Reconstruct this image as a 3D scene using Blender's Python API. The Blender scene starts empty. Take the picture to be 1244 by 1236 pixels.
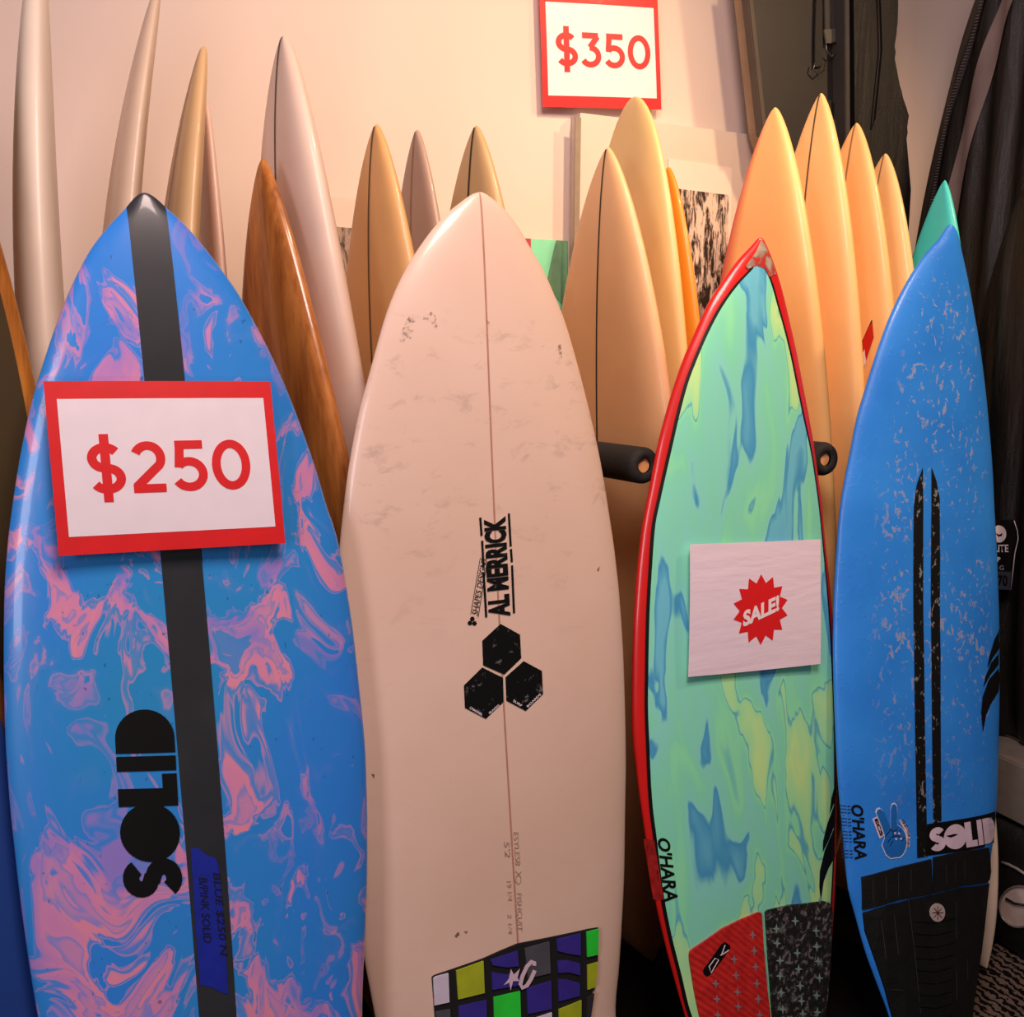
import bpy, bmesh, math, random
import numpy as np
from mathutils import Vector, Matrix

random.seed(7)
SC = bpy.context.scene
COL = SC.collection

# ------------------------------------------------------------------ camera
IW, IH, FPX = 1244.0, 1236.0, 1305.0
CAM = Vector((0.0, 0.0, 1.53))
YAW, PITCH = math.radians(25.0), math.radians(10.0)
FWD = Vector((math.sin(YAW) * math.cos(PITCH), math.cos(YAW) * math.cos(PITCH), -math.sin(PITCH)))
RGT = Vector((math.cos(YAW), -math.sin(YAW), 0.0))
UPV = RGT.cross(FWD)
cd = bpy.data.cameras.new('camera')
cd.sensor_fit = 'HORIZONTAL'
cd.sensor_width = 36.0
cd.lens = 36.0 * FPX / IW
cd.clip_start = 0.05
cam = bpy.data.objects.new('camera', cd)
COL.objects.link(cam)
M = Matrix((RGT, UPV, -FWD)).transposed().to_4x4()
M.translation = CAM
cam.matrix_world = M
SC.camera = cam

# ------------------------------------------------------------------ exposure, world, lights
SC.view_settings.view_transform = 'Standard'
SC.view_settings.look = 'None'
SC.view_settings.exposure = 0.0
SC.view_settings.gamma = 1.0
SC.view_settings.use_curve_mapping = False
w = bpy.data.worlds.new('world')
SC.world = w
w.use_nodes = True
w.node_tree.nodes['Background'].inputs[0].default_value = (1.0, 0.86, 0.80, 1)
w.node_tree.nodes['Background'].inputs[1].default_value = 0.035


def lamp(name, kind, loc, target, power, color, size=0.5, size_y=None, spot=60, blend=0.8):
    ld = bpy.data.lights.new(name, kind)
    ld.energy = power
    ld.color = color
    if kind == 'AREA':
        ld.size = size
        if size_y:
            ld.shape = 'RECTANGLE'
            ld.size_y = size_y
    elif kind == 'SPOT':
        ld.shadow_soft_size = size
        ld.spot_size = math.radians(spot)
        ld.spot_blend = blend
    else:
        ld.shadow_soft_size = size
    o = bpy.data.objects.new(name, ld)
    COL.objects.link(o)
    o.location = loc
    o.rotation_euler = (Vector(target) - Vector(loc)).to_track_quat('-Z', 'Y').to_euler()
    return o


lamp('ceiling_spotlight', 'SPOT', (1.45, 0.95, 3.25), (1.10, 2.5, 1.85), 165, (1.0, 0.72, 0.44), 0.06, spot=62, blend=1.0)
lamp('ceiling_spotlight', 'SPOT', (2.6, 0.5, 3.2), (1.85, 2.2, 1.55), 190, (1.0, 0.64, 0.37), 0.10, spot=56, blend=1.0)
lamp('ceiling_panel_light', 'AREA', (0.45, 0.25, 3.05), (0.75, 1.7, 1.0), 54, (1.0, 0.75, 0.69), 0.8, 0.8)
lamp('shop_window_light', 'AREA', (-2.2, -0.6, 1.9), (0.7, 1.7, 1.1), 36, (0.92, 0.84, 0.95), 0.8, 1.6)


# ------------------------------------------------------------------ projection helpers
def ray(px, py):
    return (FWD + RGT * ((px - IW / 2) / FPX) + UPV * ((IH / 2 - py) / FPX))


def at_y(px, py, y):
    d = ray(px, py)
    return CAM + d * ((y - CAM.y) / d.y)


def at_z(px, py, z):
    d = ray(px, py)
    return CAM + d * ((z - CAM.z) / d.z)


def at_x(px, py, x):
    d = ray(px, py)
    return CAM + d * ((x - CAM.x) / d.x)


# ------------------------------------------------------------------ materials
def lin(h):
    h = h.lstrip('#')
    r = [int(h[i:i + 2], 16) / 255.0 for i in (0, 2, 4)]
    return tuple((c / 12.92 if c <= 0.04045 else ((c + 0.055) / 1.055) ** 2.4) for c in r) + (1.0,)


class NT:
    def __init__(self, name):
        self.m = bpy.data.materials.new(name)
        self.m.use_nodes = True
        self.t = self.m.node_tree
        self.b = self.t.nodes['Principled BSDF']
        self.out = self.t.nodes['Material Output']

    def n(self, typ, **kw):
        nd = self.t.nodes.new(typ)
        for k, v in kw.items():
            setattr(nd, k, v)
        return nd

    def l(self, a, b):
        self.t.links.new(a, b)

    def coords(self, kind='Object', scale=(1, 1, 1), loc=(0, 0, 0)):
        tc = self.n('ShaderNodeTexCoord')
        mp = self.n('ShaderNodeMapping')
        mp.inputs['Scale'].default_value = scale
        mp.inputs['Location'].default_value = loc
        self.l(tc.outputs[kind], mp.inputs['Vector'])
        return mp.outputs['Vector']

    def noise(self, vec, scale, detail=3, rough=0.5, dist=0.0):
        nd = self.n('ShaderNodeTexNoise')
        nd.inputs['Scale'].default_value = scale
        nd.inputs['Detail'].default_value = detail
        nd.inputs['Roughness'].default_value = rough
        nd.inputs['Distortion'].default_value = dist
        self.l(vec, nd.inputs['Vector'])
        return nd

    def ramp(self, fac, stops, interp='LINEAR'):
        nd = self.n('ShaderNodeValToRGB')
        cr = nd.color_ramp
        cr.interpolation = interp
        while len(cr.elements) < len(stops):
            cr.elements.new(0.5)
        for e, (p, c) in zip(cr.elements, stops):
            e.position = p
            e.color = c
        self.l(fac, nd.inputs['Fac'])
        return nd.outputs['Color']

    def mix(self, fac, a, b, mode='MIX'):
        nd = self.n('ShaderNodeMix', data_type='RGBA', blend_type=mode)
        for i, v in ((0, fac), (6, a), (7, b)):
            if isinstance(v, (int, float)):
                nd.inputs[i].default_value = v
            elif isinstance(v, tuple):
                nd.inputs[i].default_value = v
            else:
                self.l(v, nd.inputs[i])
        return nd.outputs[2]

    def math(self, op, a, b=None, clamp=False):
        nd = self.n('ShaderNodeMath', operation=op, use_clamp=clamp)
        for i, v in ((0, a), (1, b)):
            if v is None:
                continue
            if isinstance(v, (int, float)):
                nd.inputs[i].default_value = v
            else:
                self.l(v, nd.inputs[i])
        return nd.outputs[0]

    def attr(self, name):
        nd = self.n('ShaderNodeAttribute', attribute_name=name)
        return nd.outputs['Fac']

    def warp(self, vec, scale, amount, detail=2):
        nz = self.noise(vec, scale, detail)
        sub = self.n('ShaderNodeVectorMath', operation='SUBTRACT')
        self.l(nz.outputs['Color'], sub.inputs[0])
        sub.inputs[1].default_value = (0.5, 0.5, 0.5)
        sc = self.n('ShaderNodeVectorMath', operation='SCALE')
        self.l(sub.outputs[0], sc.inputs[0])
        sc.inputs['Scale'].default_value = amount
        ad = self.n('ShaderNodeVectorMath', operation='ADD')
        self.l(vec, ad.inputs[0])
        self.l(sc.outputs[0], ad.inputs[1])
        return ad.outputs[0]

    def bump(self, h, strength, dist=0.002):
        nd = self.n('ShaderNodeBump')
        nd.inputs['Strength'].default_value = strength
        nd.inputs['Distance'].default_value = dist
        self.l(h, nd.inputs['Height'])
        self.l(nd.outputs['Normal'], self.b.inputs['Normal'])

    def color(self, c):
        if isinstance(c, tuple):
            self.b.inputs['Base Color'].default_value = c
        else:
            self.l(c, self.b.inputs['Base Color'])

    def surf(self, rough=0.4, coat=0.0, metal=0.0, spec=0.5, coat_rough=0.08):
        self.b.inputs['Roughness'].default_value = rough
        self.b.inputs['Coat Weight'].default_value = coat
        self.b.inputs['Coat Roughness'].default_value = coat_rough
        self.b.inputs['Metallic'].default_value = metal
        self.b.inputs['Specular IOR Level'].default_value = spec


_mc = {}


def plain(name, hexc, rough=0.5, coat=0.0, metal=0.0, spec=0.5, var=0.12, nscale=30.0, bump=0.0, bscale=300.0):
    if name in _mc:
        return _mc[name]
    k = NT(name)
    c = lin(hexc)
    v = k.coords()
    nz = k.noise(v, nscale, 4)
    d = tuple(x * (1 - var) for x in c[:3]) + (1,)
    l_ = tuple(min(1, x * (1 + var * 0.6)) for x in c[:3]) + (1,)
    k.color(k.ramp(nz.outputs['Fac'], [(0.3, d), (0.7, l_)]))
    k.surf(rough, coat, metal, spec)
    if bump:
        k.bump(k.noise(v, bscale, 2).outputs['Fac'], bump)
    _mc[name] = k.m
    return k.m


def foamboard(name, hexc, var=0.07, rough=0.46, coat=0.12, edge=None, dents=0.15):
    """resin surfboard skin: faint mottling, small dents, optional tinted far rail"""
    k = NT(name)
    c = lin(hexc)
    v = k.coords()
    nz = k.noise(v, 3.0, 5, 0.55)
    d = tuple(x * (1 - var * 1.6) for x in c[:3]) + (1,)
    l_ = tuple(min(1, x * (1 + var)) for x in c[:3]) + (1,)
    colr = k.ramp(nz.outputs['Fac'], [(0.3, d), (0.7, l_)])
    if edge:
        u = k.attr('across')
        f = k.ramp(k.math('MULTIPLY', u, -1.0), [(0.50, (0, 0, 0, 1)), (0.88, (1, 1, 1, 1))])
        colr = k.mix(f, colr, lin(edge))
    k.color(colr)
    k.surf(rough, coat)
    k.bump(k.noise(v, 14.0, 3).outputs['Fac'], dents, 0.004)
    return k.m


def marble_blue():
    k = NT('blue_pink_resin_swirl')
    v = k.coords(scale=(1, 1, 0.62))
    v2 = k.warp(v, 3.4, 0.36, 2)
    v3 = k.warp(v2, 8.5, 0.16, 2)
    v4 = k.warp(v3, 24.0, 0.045, 3)
    n1 = k.noise(v4, 9.0, 3, 0.5)
    base = k.ramp(k.noise(v, 2.2, 3).outputs['Fac'], [(0.35, lin('#2f94d4')), (0.65, lin('#3686f0'))])
    pk = k.ramp(k.noise(v4, 10, 3).outputs['Fac'], [(0.40, lin('#9a84d4')), (0.50, lin('#d88cbc')), (0.62, lin('#ee93a8'))])
    g = lambda x: (x, x, x, 1)
    mask = k.ramp(n1.outputs['Fac'], [(0.0, g(0)), (0.340, g(0)), (0.346, g(0.8)), (0.375, g(0.55)), (0.385, g(0.1)), (0.40, g(0.55)), (0.41, g(0.05)), (0.45, g(0)), (0.528, g(0.0)),
                                      (0.536, g(0.6)), (0.546, g(0.05)), (0.560, g(0.15)), (0.572, g(0.9)), (0.615, g(0.95)), (0.623, g(0.3)), (0.648, g(0.75)), (0.68, g(0.8)), (0.69, g(0.1))])
    c = k.mix(mask, base, pk)
    # fine dark wax specks
    sp = k.ramp(k.noise(v, 120, 2, 0.6).outputs['Fac'], [(0.70, (0, 0, 0, 1)), (0.76, (0.6, 0.6, 0.6, 1))])
    c = k.mix(sp, c, lin('#274a78'))
    k.color(c)
    k.surf(0.34, 0.45)
    k.bump(k.noise(v, 60, 3).outputs['Fac'], 0.08, 0.002)
    return k.m


def marble_green():
    k = NT('green_teal_resin_swirl')
    v = k.coords(scale=(1, 1, 0.27), loc=(0.3, 0, 0.21))
    v2 = k.warp(v, 5.5, 0.24, 2)
    v3 = k.warp(v2, 14, 0.07, 2)
    n1 = k.noise(k.warp(v3, 30, 0.02, 2), 9.0, 1.8, 0.45)
    c = k.ramp(n1.outputs['Fac'], [(0.20, lin('#6cc4e6')), (0.35, lin('#74cce2')), (0.40, lin('#4aa3d2')), (0.415, lin('#8ee6d6')),
                                   (0.50, lin('#8aeac4')), (0.538, lin('#96f4bc')), (0.546, lin('#55b2d2')), (0.556, lin('#a6f4b4')), (0.635, lin('#cbfaa4')),
                                   (0.655, lin('#b2f2ac')), (0.662, lin('#5dbccc')), (0.70, lin('#d8f8a6'))])
    k.color(c)
    k.surf(0.33, 0.4)
    k.bump(k.noise(v, 40, 3).outputs['Fac'], 0.05, 0.002)
    return k.m


def waxed_blue():
    k = NT('waxed_blue_resin')
    v = k.coords()
    vs = k.coords(scale=(1, 1, 0.75))
    n1 = k.noise(k.warp(vs, 30, 0.05, 3), 66, 3, 0.6)
    big = k.noise(vs, 9, 3, 0.6)
    f = k.math('ADD', n1.outputs['Fac'], k.math('MULTIPLY', k.math('SUBTRACT', big.outputs['Fac'], 0.5), 0.32))
    fl = k.ramp(f, [(0.585, (0, 0, 0, 1)), (0.625, (0.85, 0.85, 0.85, 1))])
    # wax lies on the middle of the deck, not on the rails, the nose tip or the tail
    a = k.attr('along')
    u = k.attr('across')
    mu = k.ramp(k.math('ABSOLUTE', k.math('ADD', u, -0.07)), [(0.55, (1, 1, 1, 1)), (0.80, (0, 0, 0, 1))])
    ma = k.ramp(a, [(0.29, (0, 0, 0, 1)), (0.34, (0.55, 0.55, 0.55, 1)), (0.5, (1, 1, 1, 1)), (0.90, (1, 1, 1, 1)), (0.97, (0, 0, 0, 1))])
    m = k.mix(1.0, fl, k.mix(1.0, mu, ma, 'MULTIPLY'), 'MULTIPLY')
    base = k.ramp(k.noise(v, 5, 4).outputs['Fac'], [(0.3, lin('#2680e6')), (0.7, lin('#3596fb'))])
    sm = k.ramp(k.noise(vs, 17, 4, 0.65).outputs['Fac'], [(0.55, (0, 0, 0, 1)), (0.72, (0.4, 0.4, 0.4, 1))])
    lowm = k.ramp(a, [(0.26, (0, 0, 0, 1)), (0.34, (1, 1, 1, 1)), (0.46, (0.15, 0.15, 0.15, 1))])
    base = k.mix(k.mix(1.0, k.mix(1.0, sm, lowm, 'MULTIPLY'), mu, 'MULTIPLY'), base, lin('#5f6f86'))
    k.color(k.mix(m, base, lin('#9aa2c4')))
    k.surf(0.42, 0.25)
    k.bump(fl, 0.25, 0.0015)
    return k.m


def worn_white():
    k = NT('worn_white_resin')
    v = k.coords()
    vs = k.warp(v, 7, 0.10, 3)
    rot = k.n('ShaderNodeMapping')
    rot.inputs['Rotation'].default_value = (0, 0.9, 0)
    rot.inputs['Scale'].default_value = (0.35, 1, 1.0)
    k.l(vs, rot.inputs['Vector'])
    base = k.ramp(k.noise(v, 2.4, 4).outputs['Fac'], [(0.3, lin('#e2c1aa')), (0.7, lin('#eecfbc'))])
    cr = k.ramp(k.noise(rot.outputs[0], 34, 5, 0.7).outputs['Fac'], [(0.56, (0, 0, 0, 1)), (0.72, (0.45, 0.45, 0.45, 1))])
    a = k.attr('along')
    zone = k.ramp(a, [(0.55, (0.12, 0.12, 0.12, 1)), (0.72, (0.75, 0.75, 0.75, 1)), (0.86, (0.7, 0.7, 0.7, 1)), (0.90, (0, 0, 0, 1))])
    c = k.mix(k.mix(1.0, cr, zone, 'MULTIPLY'), base, lin('#7a6a62'))
    k.color(c)
    k.surf(0.36, 0.35)
    k.bump(k.noise(rot.outputs[0], 18, 4).outputs['Fac'], 0.16, 0.003)
    return k.m


def wood(name, c1, c2, scale=26.0, rough=0.32, coat=0.5):
    k = NT(name)
    v = k.coords(scale=(1, 1, 0.06))
    n1 = k.noise(k.warp(v, 3, 0.12, 2), scale, 5, 0.6)
    n2 = k.noise(v, scale * 5, 3, 0.6)
    f = k.math('ADD', k.math('MULTIPLY', n1.outputs['Fac'], 0.75), k.math('MULTIPLY', n2.outputs['Fac'], 0.25))
    k.color(k.ramp(f, [(0.36, lin(c1)), (0.62, lin(c2))]))
    k.surf(rough, coat)
    return k.m


def bw_print(name, dark, light, scale):
    k = NT(name)
    v = k.coords(kind='Generated', scale=(1.0, 1.0, 0.45))
    n1 = k.noise(k.warp(v, 6, 0.35, 4), scale, 5, 0.65)
    k.color(k.ramp(n1.outputs['Fac'], [(0.44, lin(dark)), (0.56, lin(light))]))
    k.surf(0.35)
    return k.m


def camo_pad():
    k = NT('black_grey_camo_foam')
    v = k.coords()
    n1 = k.noise(k.warp(v, 40, 0.03, 3), 75, 3, 0.6)
    k.color(k.ramp(n1.outputs['Fac'], [(0.45, lin('#0d0d0d')), (0.56, lin('#2b2a29')), (0.64, lin('#77736f'))]))
    k.surf(0.75)
    k.bump(n1.outputs['Fac'], 0.5, 0.003)
    return k.m


def red_pad():
    k = NT('red_ribbed_foam')
    v = k.coords()
    wv = k.n('ShaderNodeTexWave', wave_type='BANDS', bands_direction='DIAGONAL')
    wv.inputs['Scale'].default_value = 42
    wv.inputs['Distortion'].default_value = 1.2
    wv.inputs['Detail'].default_value = 1
    k.l(v, wv.inputs['Vector'])
    k.color(k.ramp(k.noise(v, 50, 3).outputs['Fac'], [(0.3, lin('#b81c1c')), (0.7, lin('#d62a24'))]))
    k.surf(0.6)
    k.bump(wv.outputs['Fac'], 0.6, 0.002)
    return k.m


def fabric(name, hexc, sheen=0.3, scale=700, rough=0.55, fold=0.0):
    k = NT(name)
    c = lin(hexc)
    v = k.coords()
    wv = k.noise(v, scale, 2)
    k.color(k.ramp(k.noise(v, 8, 4).outputs['Fac'], [(0.3, tuple(x * 0.75 for x in c[:3]) + (1,)), (0.7, c)]))
    k.surf(rough)
    h = wv.outputs['Fac']
    if fold:
        vs = k.coords(scale=(1, 1, 0.15))
        fz = k.noise(k.warp(vs, 5, 0.1, 2), 16, 3, 0.55)
        h = k.math('ADD', k.math('MULTIPLY', h, 0.06), k.math('MULTIPLY', fz.outputs['Fac'], fold))
        k.bump(h, 0.9, 0.02)
    else:
        k.bump(h, 0.25, 0.001)
    return k.m


def clear_film():
    k = NT('clear_laminate')
    k.t.nodes.remove(k.b)
    tr = k.n('ShaderNodeBsdfTransparent')
    gl = k.n('ShaderNodeBsdfGlossy')
    gl.inputs['Roughness'].default_value = 0.06
    v = k.coords()
    nz = k.noise(v, 9, 3, 0.6)
    bp = k.n('ShaderNodeBump')
    bp.inputs['Strength'].default_value = 0.22
    bp.inputs['Distance'].default_value = 0.006
    k.l(nz.outputs['Fac'], bp.inputs['Height'])
    k.l(bp.outputs['Normal'], gl.inputs['Normal'])
    mx = k.n('ShaderNodeMixShader')
    mx.inputs[0].default_value = 0.05
    k.l(tr.outputs[0], mx.inputs[1])
    k.l(gl.outputs[0], mx.inputs[2])
    k.l(mx.outputs[0], k.out.inputs['Surface'])
    return k.m


def wall_paint():
    k = NT('warm_white_wall_paint')
    v = k.coords()
    k.color(k.ramp(k.noise(v, 1.2, 4).outputs['Fac'], [(0.3, lin('#d8c3b8')), (0.7, lin('#e0cdc2'))]))
    k.surf(0.75, spec=0.25)
    k.bump(k.noise(v, 220, 3).outputs['Fac'], 0.10, 0.001)
    return k.m


def rug_mat():
    k = NT('chevron_rug_pile')
    v = k.coords()
    wv = k.n('ShaderNodeTexWave', wave_type='BANDS', bands_direction='X', wave_profile='TRI')
    wv.inputs['Scale'].default_value = 14
    wv.inputs['Distortion'].default_value = 6
    wv.inputs['Detail'].default_value = 3
    wv.inputs['Detail Scale'].default_value = 4
    k.l(v, wv.inputs['Vector'])
    k.color(k.ramp(wv.outputs['Fac'], [(0.42, lin('#0f0c0a')), (0.56, lin('#6f5f55'))]))
    k.surf(0.95, spec=0.1)
    k.bump(k.noise(v, 300, 3).outputs['Fac'], 0.6, 0.004)
    return k.m


BLACK = plain('black_ink', '#0d0d0e', 0.42)
STRIPE = plain('charcoal_stripe_resin', '#313438', 0.36, coat=0.4, var=0.25, nscale=9)
WHITE = plain('white_print', '#f1e6ec', 0.45, var=0.03)
REDP = plain('red_print', '#e02226', 0.4, var=0.05)
FILM = clear_film()


# ------------------------------------------------------------------ object helpers
def tag(o, label=None, cat=None, group=None, kind=None):
    if label:
        o['label'] = label
    if cat:
        o['category'] = cat
    if group:
        o['group'] = group
    if kind:
        o['kind'] = kind
    return o


def empty(name, matrix, label=None, cat=None, group=None):
    o = bpy.data.objects.new(name, None)
    COL.objects.link(o)
    o.empty_display_size = 0.05
    o.matrix_world = matrix
    return tag(o, label, cat, group)


def mesh_obj(name, verts, faces, mat, parent=None, smooth=True):
    me = bpy.data.meshes.new(name)
    me.from_pydata([tuple(v) for v in verts], [], faces)
    me.materials.append(mat)
    if smooth:
        me.polygons.foreach_set('use_smooth', [True] * len(me.polygons))
    o = bpy.data.objects.new(name, me)
    COL.objects.link(o)
    if parent:
        o.parent = parent
    return o


def bm_obj(name, bm, mat, parent=None, smooth=False):
    bmesh.ops.recalc_face_normals(bm, faces=bm.faces[:])
    me = bpy.data.meshes.new(name)
    bm.to_mesh(me)
    bm.free()
    me.materials.append(mat)
    if smooth:
        me.polygons.foreach_set('use_smooth', [True] * len(me.polygons))
    o = bpy.data.objects.new(name, me)
    COL.objects.link(o)
    if parent:
        o.parent = parent
    return o


def box_bm(bm, lo, hi, bevel=0.0):
    r = bmesh.ops.create_cube(bm, size=1.0)
    vs = r['verts']
    for v in vs:
        v.co = Vector([lo[i] + (v.co[i] + 0.5) * (hi[i] - lo[i]) for i in range(3)])
    if bevel:
        es = list({e for v in vs for e in v.link_edges})
        bmesh.ops.bevel(bm, geom=es, offset=bevel, segments=2, affect='EDGES')


def tube_bm(bm, pts, r, seg=10, cap=True):
    pts = [Vector(p) for p in pts]
    rings = []
    for i, p in enumerate(pts):
        t = (pts[min(i + 1, len(pts) - 1)] - pts[max(i - 1, 0)]).normalized()
        h = Vector((0, 0, 1)) if abs(t.z) < 0.9 else Vector((1, 0, 0))
        a = t.cross(h).normalized()
        b = t.cross(a)
        rings.append([bm.verts.new(p + (a * math.cos(2 * math.pi * k / seg) + b * math.sin(2 * math.pi * k / seg)) * r) for k in range(seg)])
    for i in range(len(rings) - 1):
        for k in range(seg):
            bm.faces.new((rings[i][k], rings[i][(k + 1) % seg], rings[i + 1][(k + 1) % seg], rings[i + 1][k]))
    if cap:
        bm.faces.new(rings[0][::-1])
        bm.faces.new(rings[-1])


# ------------------------------------------------------------------ 2-D shapes (bmesh in a plane)
def text_bm(s, bold=0.0, shear=0.0, spacing=1.0):
    cu = bpy.data.curves.new('t', 'FONT')
    cu.body = s
    cu.offset = bold
    cu.shear = shear
    cu.space_character = spacing
    cu.resolution_u = 3
    cu.fill_mode = 'BOTH' if hasattr(cu, 'fill_mode') and cu.dimensions == '2D' else cu.fill_mode
    ob = bpy.data.objects.new('t', cu)
    COL.objects.link(ob)
    bpy.context.view_layer.update()
    dg = bpy.context.evaluated_depsgraph_get()
    me = bpy.data.meshes.new_from_object(ob.evaluated_get(dg))
    bm = bmesh.new()
    bm.from_mesh(me)
    bpy.data.objects.remove(ob)
    bpy.data.curves.remove(cu)
    bpy.data.meshes.remove(me)
    return bm


def norm_bm(bm):
    """scale a flat bmesh to the unit square"""
    xs = [v.co.x for v in bm.verts]
    ys = [v.co.y for v in bm.verts]
    x0, x1, y0, y1 = min(xs), max(xs), min(ys), max(ys)
    for v in bm.verts:
        v.co = Vector(((v.co.x - x0) / (x1 - x0), (v.co.y - y0) / (y1 - y0), 0))
    return bm


def poly_add(bm, pts):
    vs = [bm.verts.new((p[0], p[1], 0)) for p in pts]
    f = bm.faces.new(vs)
    f.normal_update()
    return f


def stroke_add(bm, pts, wd, closed=False):
    """constant-width ribbon along a polyline"""
    P = [Vector((p[0], p[1])) for p in pts]
    n = len(P)
    L, R = [], []
    for i in range(n):
        if closed:
            a, b = P[i - 1], P[(i + 1) % n]
        else:
            a, b = P[max(i - 1, 0)], P[min(i + 1, n - 1)]
        t = (b - a).normalized()
        nn = Vector((-t.y, t.x)) * wd / 2
        L.append(bm.verts.new((P[i].x + nn.x, P[i].y + nn.y, 0)))
        R.append(bm.verts.new((P[i].x - nn.x, P[i].y - nn.y, 0)))
    m = n if closed else n - 1
    for i in range(m):
        j = (i + 1) % n
        bm.faces.new((L[i], R[i], R[j], L[j]))


def arc(cx, cy, rx, ry, a0, a1, n=18):
    return [(cx + rx * math.cos(math.radians(a0 + (a1 - a0) * i / n)), cy + ry * math.sin(math.radians(a0 + (a1 - a0) * i / n))) for i in range(n + 1)]


def glyph(bm, ch, x0, wd):
    def S(p, closed=False):
        stroke_add(bm, [(x0 + x, y) for x, y in p], wd, closed)
    if ch == '0':
        S(arc(0.37, 0.5, 0.29, 0.42, 0, 360, 40)[:-1], True)
        return 0.84
    if ch == '2':
        S(arc(0.34, 0.665, 0.24, 0.255, 155, -28) + [(0.10, 0.115)])
        S([(0.04, 0.08), (0.64, 0.08)])
        return 0.78
    if ch == '3':
        S([(0.06, 0.92), (0.56, 0.92)])
        S([(0.54, 0.90), (0.29, 0.58)])
        S(arc(0.30, 0.325, 0.255, 0.245, 95, -150))
        return 0.74
    if ch == '5':
        S([(0.60, 0.92), (0.075, 0.92)])
        S([(0.168, 0.95), (0.128, 0.47)])
        S([(0.125, 0.51)] + arc(0.31, 0.335, 0.265, 0.255, 120, -150))
        return 0.76
    if ch == '$':
        S(arc(0.33, 0.70, 0.235, 0.20, 35, 270) + arc(0.34, 0.295, 0.25, 0.205, 90, -148))
        S([(0.335, 1.16), (0.335, -0.16)])
        return 0.76
    return 0.4


def price_bm(s, wd=0.17):
    bm = bmesh.new()
    x = 0
    for ch in s:
        x += glyph(bm, ch, x, wd)
    return bm


def solid_bm(eye=False):
    bm = bmesh.new()
    stroke_add(bm, arc(0.36, 0.695, 0.185, 0.165, 25, 270, 14) + arc(0.36, 0.315, 0.195, 0.175, 90, -150, 14), 0.27)
    poly_add(bm, arc(1.12, 0.5, 0.49, 0.5, 0, 354, 40))
    poly_add(bm, [(1.56, 0), (2.10, 0), (2.10, 0.25), (1.86, 0.25), (1.86, 1), (1.56, 1)])
    poly_add(bm, [(2.15, 0), (2.40, 0), (2.40, 1), (2.15, 1)])
    poly_add(bm, [(2.45, 0), (2.45, 1)] + arc(2.70, 0.5, 0.48, 0.5, 90, -90, 20))
    return norm_bm(bm)


def grid_cut(bm, nx, ny):
    xs = [v.co.x for v in bm.verts]
    ys = [v.co.y for v in bm.verts]
    x0, x1, y0, y1 = min(xs), max(xs), min(ys), max(ys)
    for i in range(1, nx):
        g = bm.verts[:] + bm.edges[:] + bm.faces[:]
        bmesh.ops.bisect_plane(bm, geom=g, plane_co=(x0 + (x1 - x0) * i / nx, 0, 0), plane_no=(1, 0, 0))
    for i in range(1, ny):
        g = bm.verts[:] + bm.edges[:] + bm.faces[:]
        bmesh.ops.bisect_plane(bm, geom=g, plane_co=(0, y0 + (y1 - y0) * i / ny, 0), plane_no=(0, 1, 0))


def map_bm(name, bm, fn, mat, parent=None, nx=1, ny=1, thick=0.0, nrm=None):
    """bend a flat shape onto a surface; fn(x, y) -> local position"""
    if nx > 1 or ny > 1:
        grid_cut(bm, nx, ny)
    for v in bm.verts:
        v.co = Vector(fn(v.co.x, v.co.y))
    if thick:
        r = bmesh.ops.extrude_face_region(bm, geom=bm.faces[:])
        d = Vector(nrm) * thick
        for v in [g for g in r['geom'] if isinstance(g, bmesh.types.BMVert)]:
            v.co += d
    return bm_obj(name, bm, mat, parent)


# ------------------------------------------------------------------ surfboards
def interp(xs, ys):
    xs = np.array(xs, float)
    ys = np.array(ys, float)
    h = np.diff(xs)
    dlt = np.diff(ys) / h
    m = np.zeros(len(xs))
    for i in range(1, len(xs) - 1):
        if dlt[i - 1] * dlt[i] > 0:
            w1, w2 = 2 * h[i] + h[i - 1], h[i] + 2 * h[i - 1]
            m[i] = (w1 + w2) / (w1 / dlt[i - 1] + w2 / dlt[i])
    m[0], m[-1] = dlt[0], dlt[-1]

    def f(x):
        x = min(max(x, xs[0]), xs[-1])
        i = min(max(int(np.searchsorted(xs, x)) - 1, 0), len(xs) - 2)
        t = (x - xs[i]) / h[i]
        return float((1 + 2 * t) * (1 - t) ** 2 * ys[i] + t * (1 - t) ** 2 * h[i] * m[i] + t * t * (3 - 2 * t) * ys[i + 1] + t * t * (t - 1) * h[i] * m[i + 1])
    return f


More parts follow.
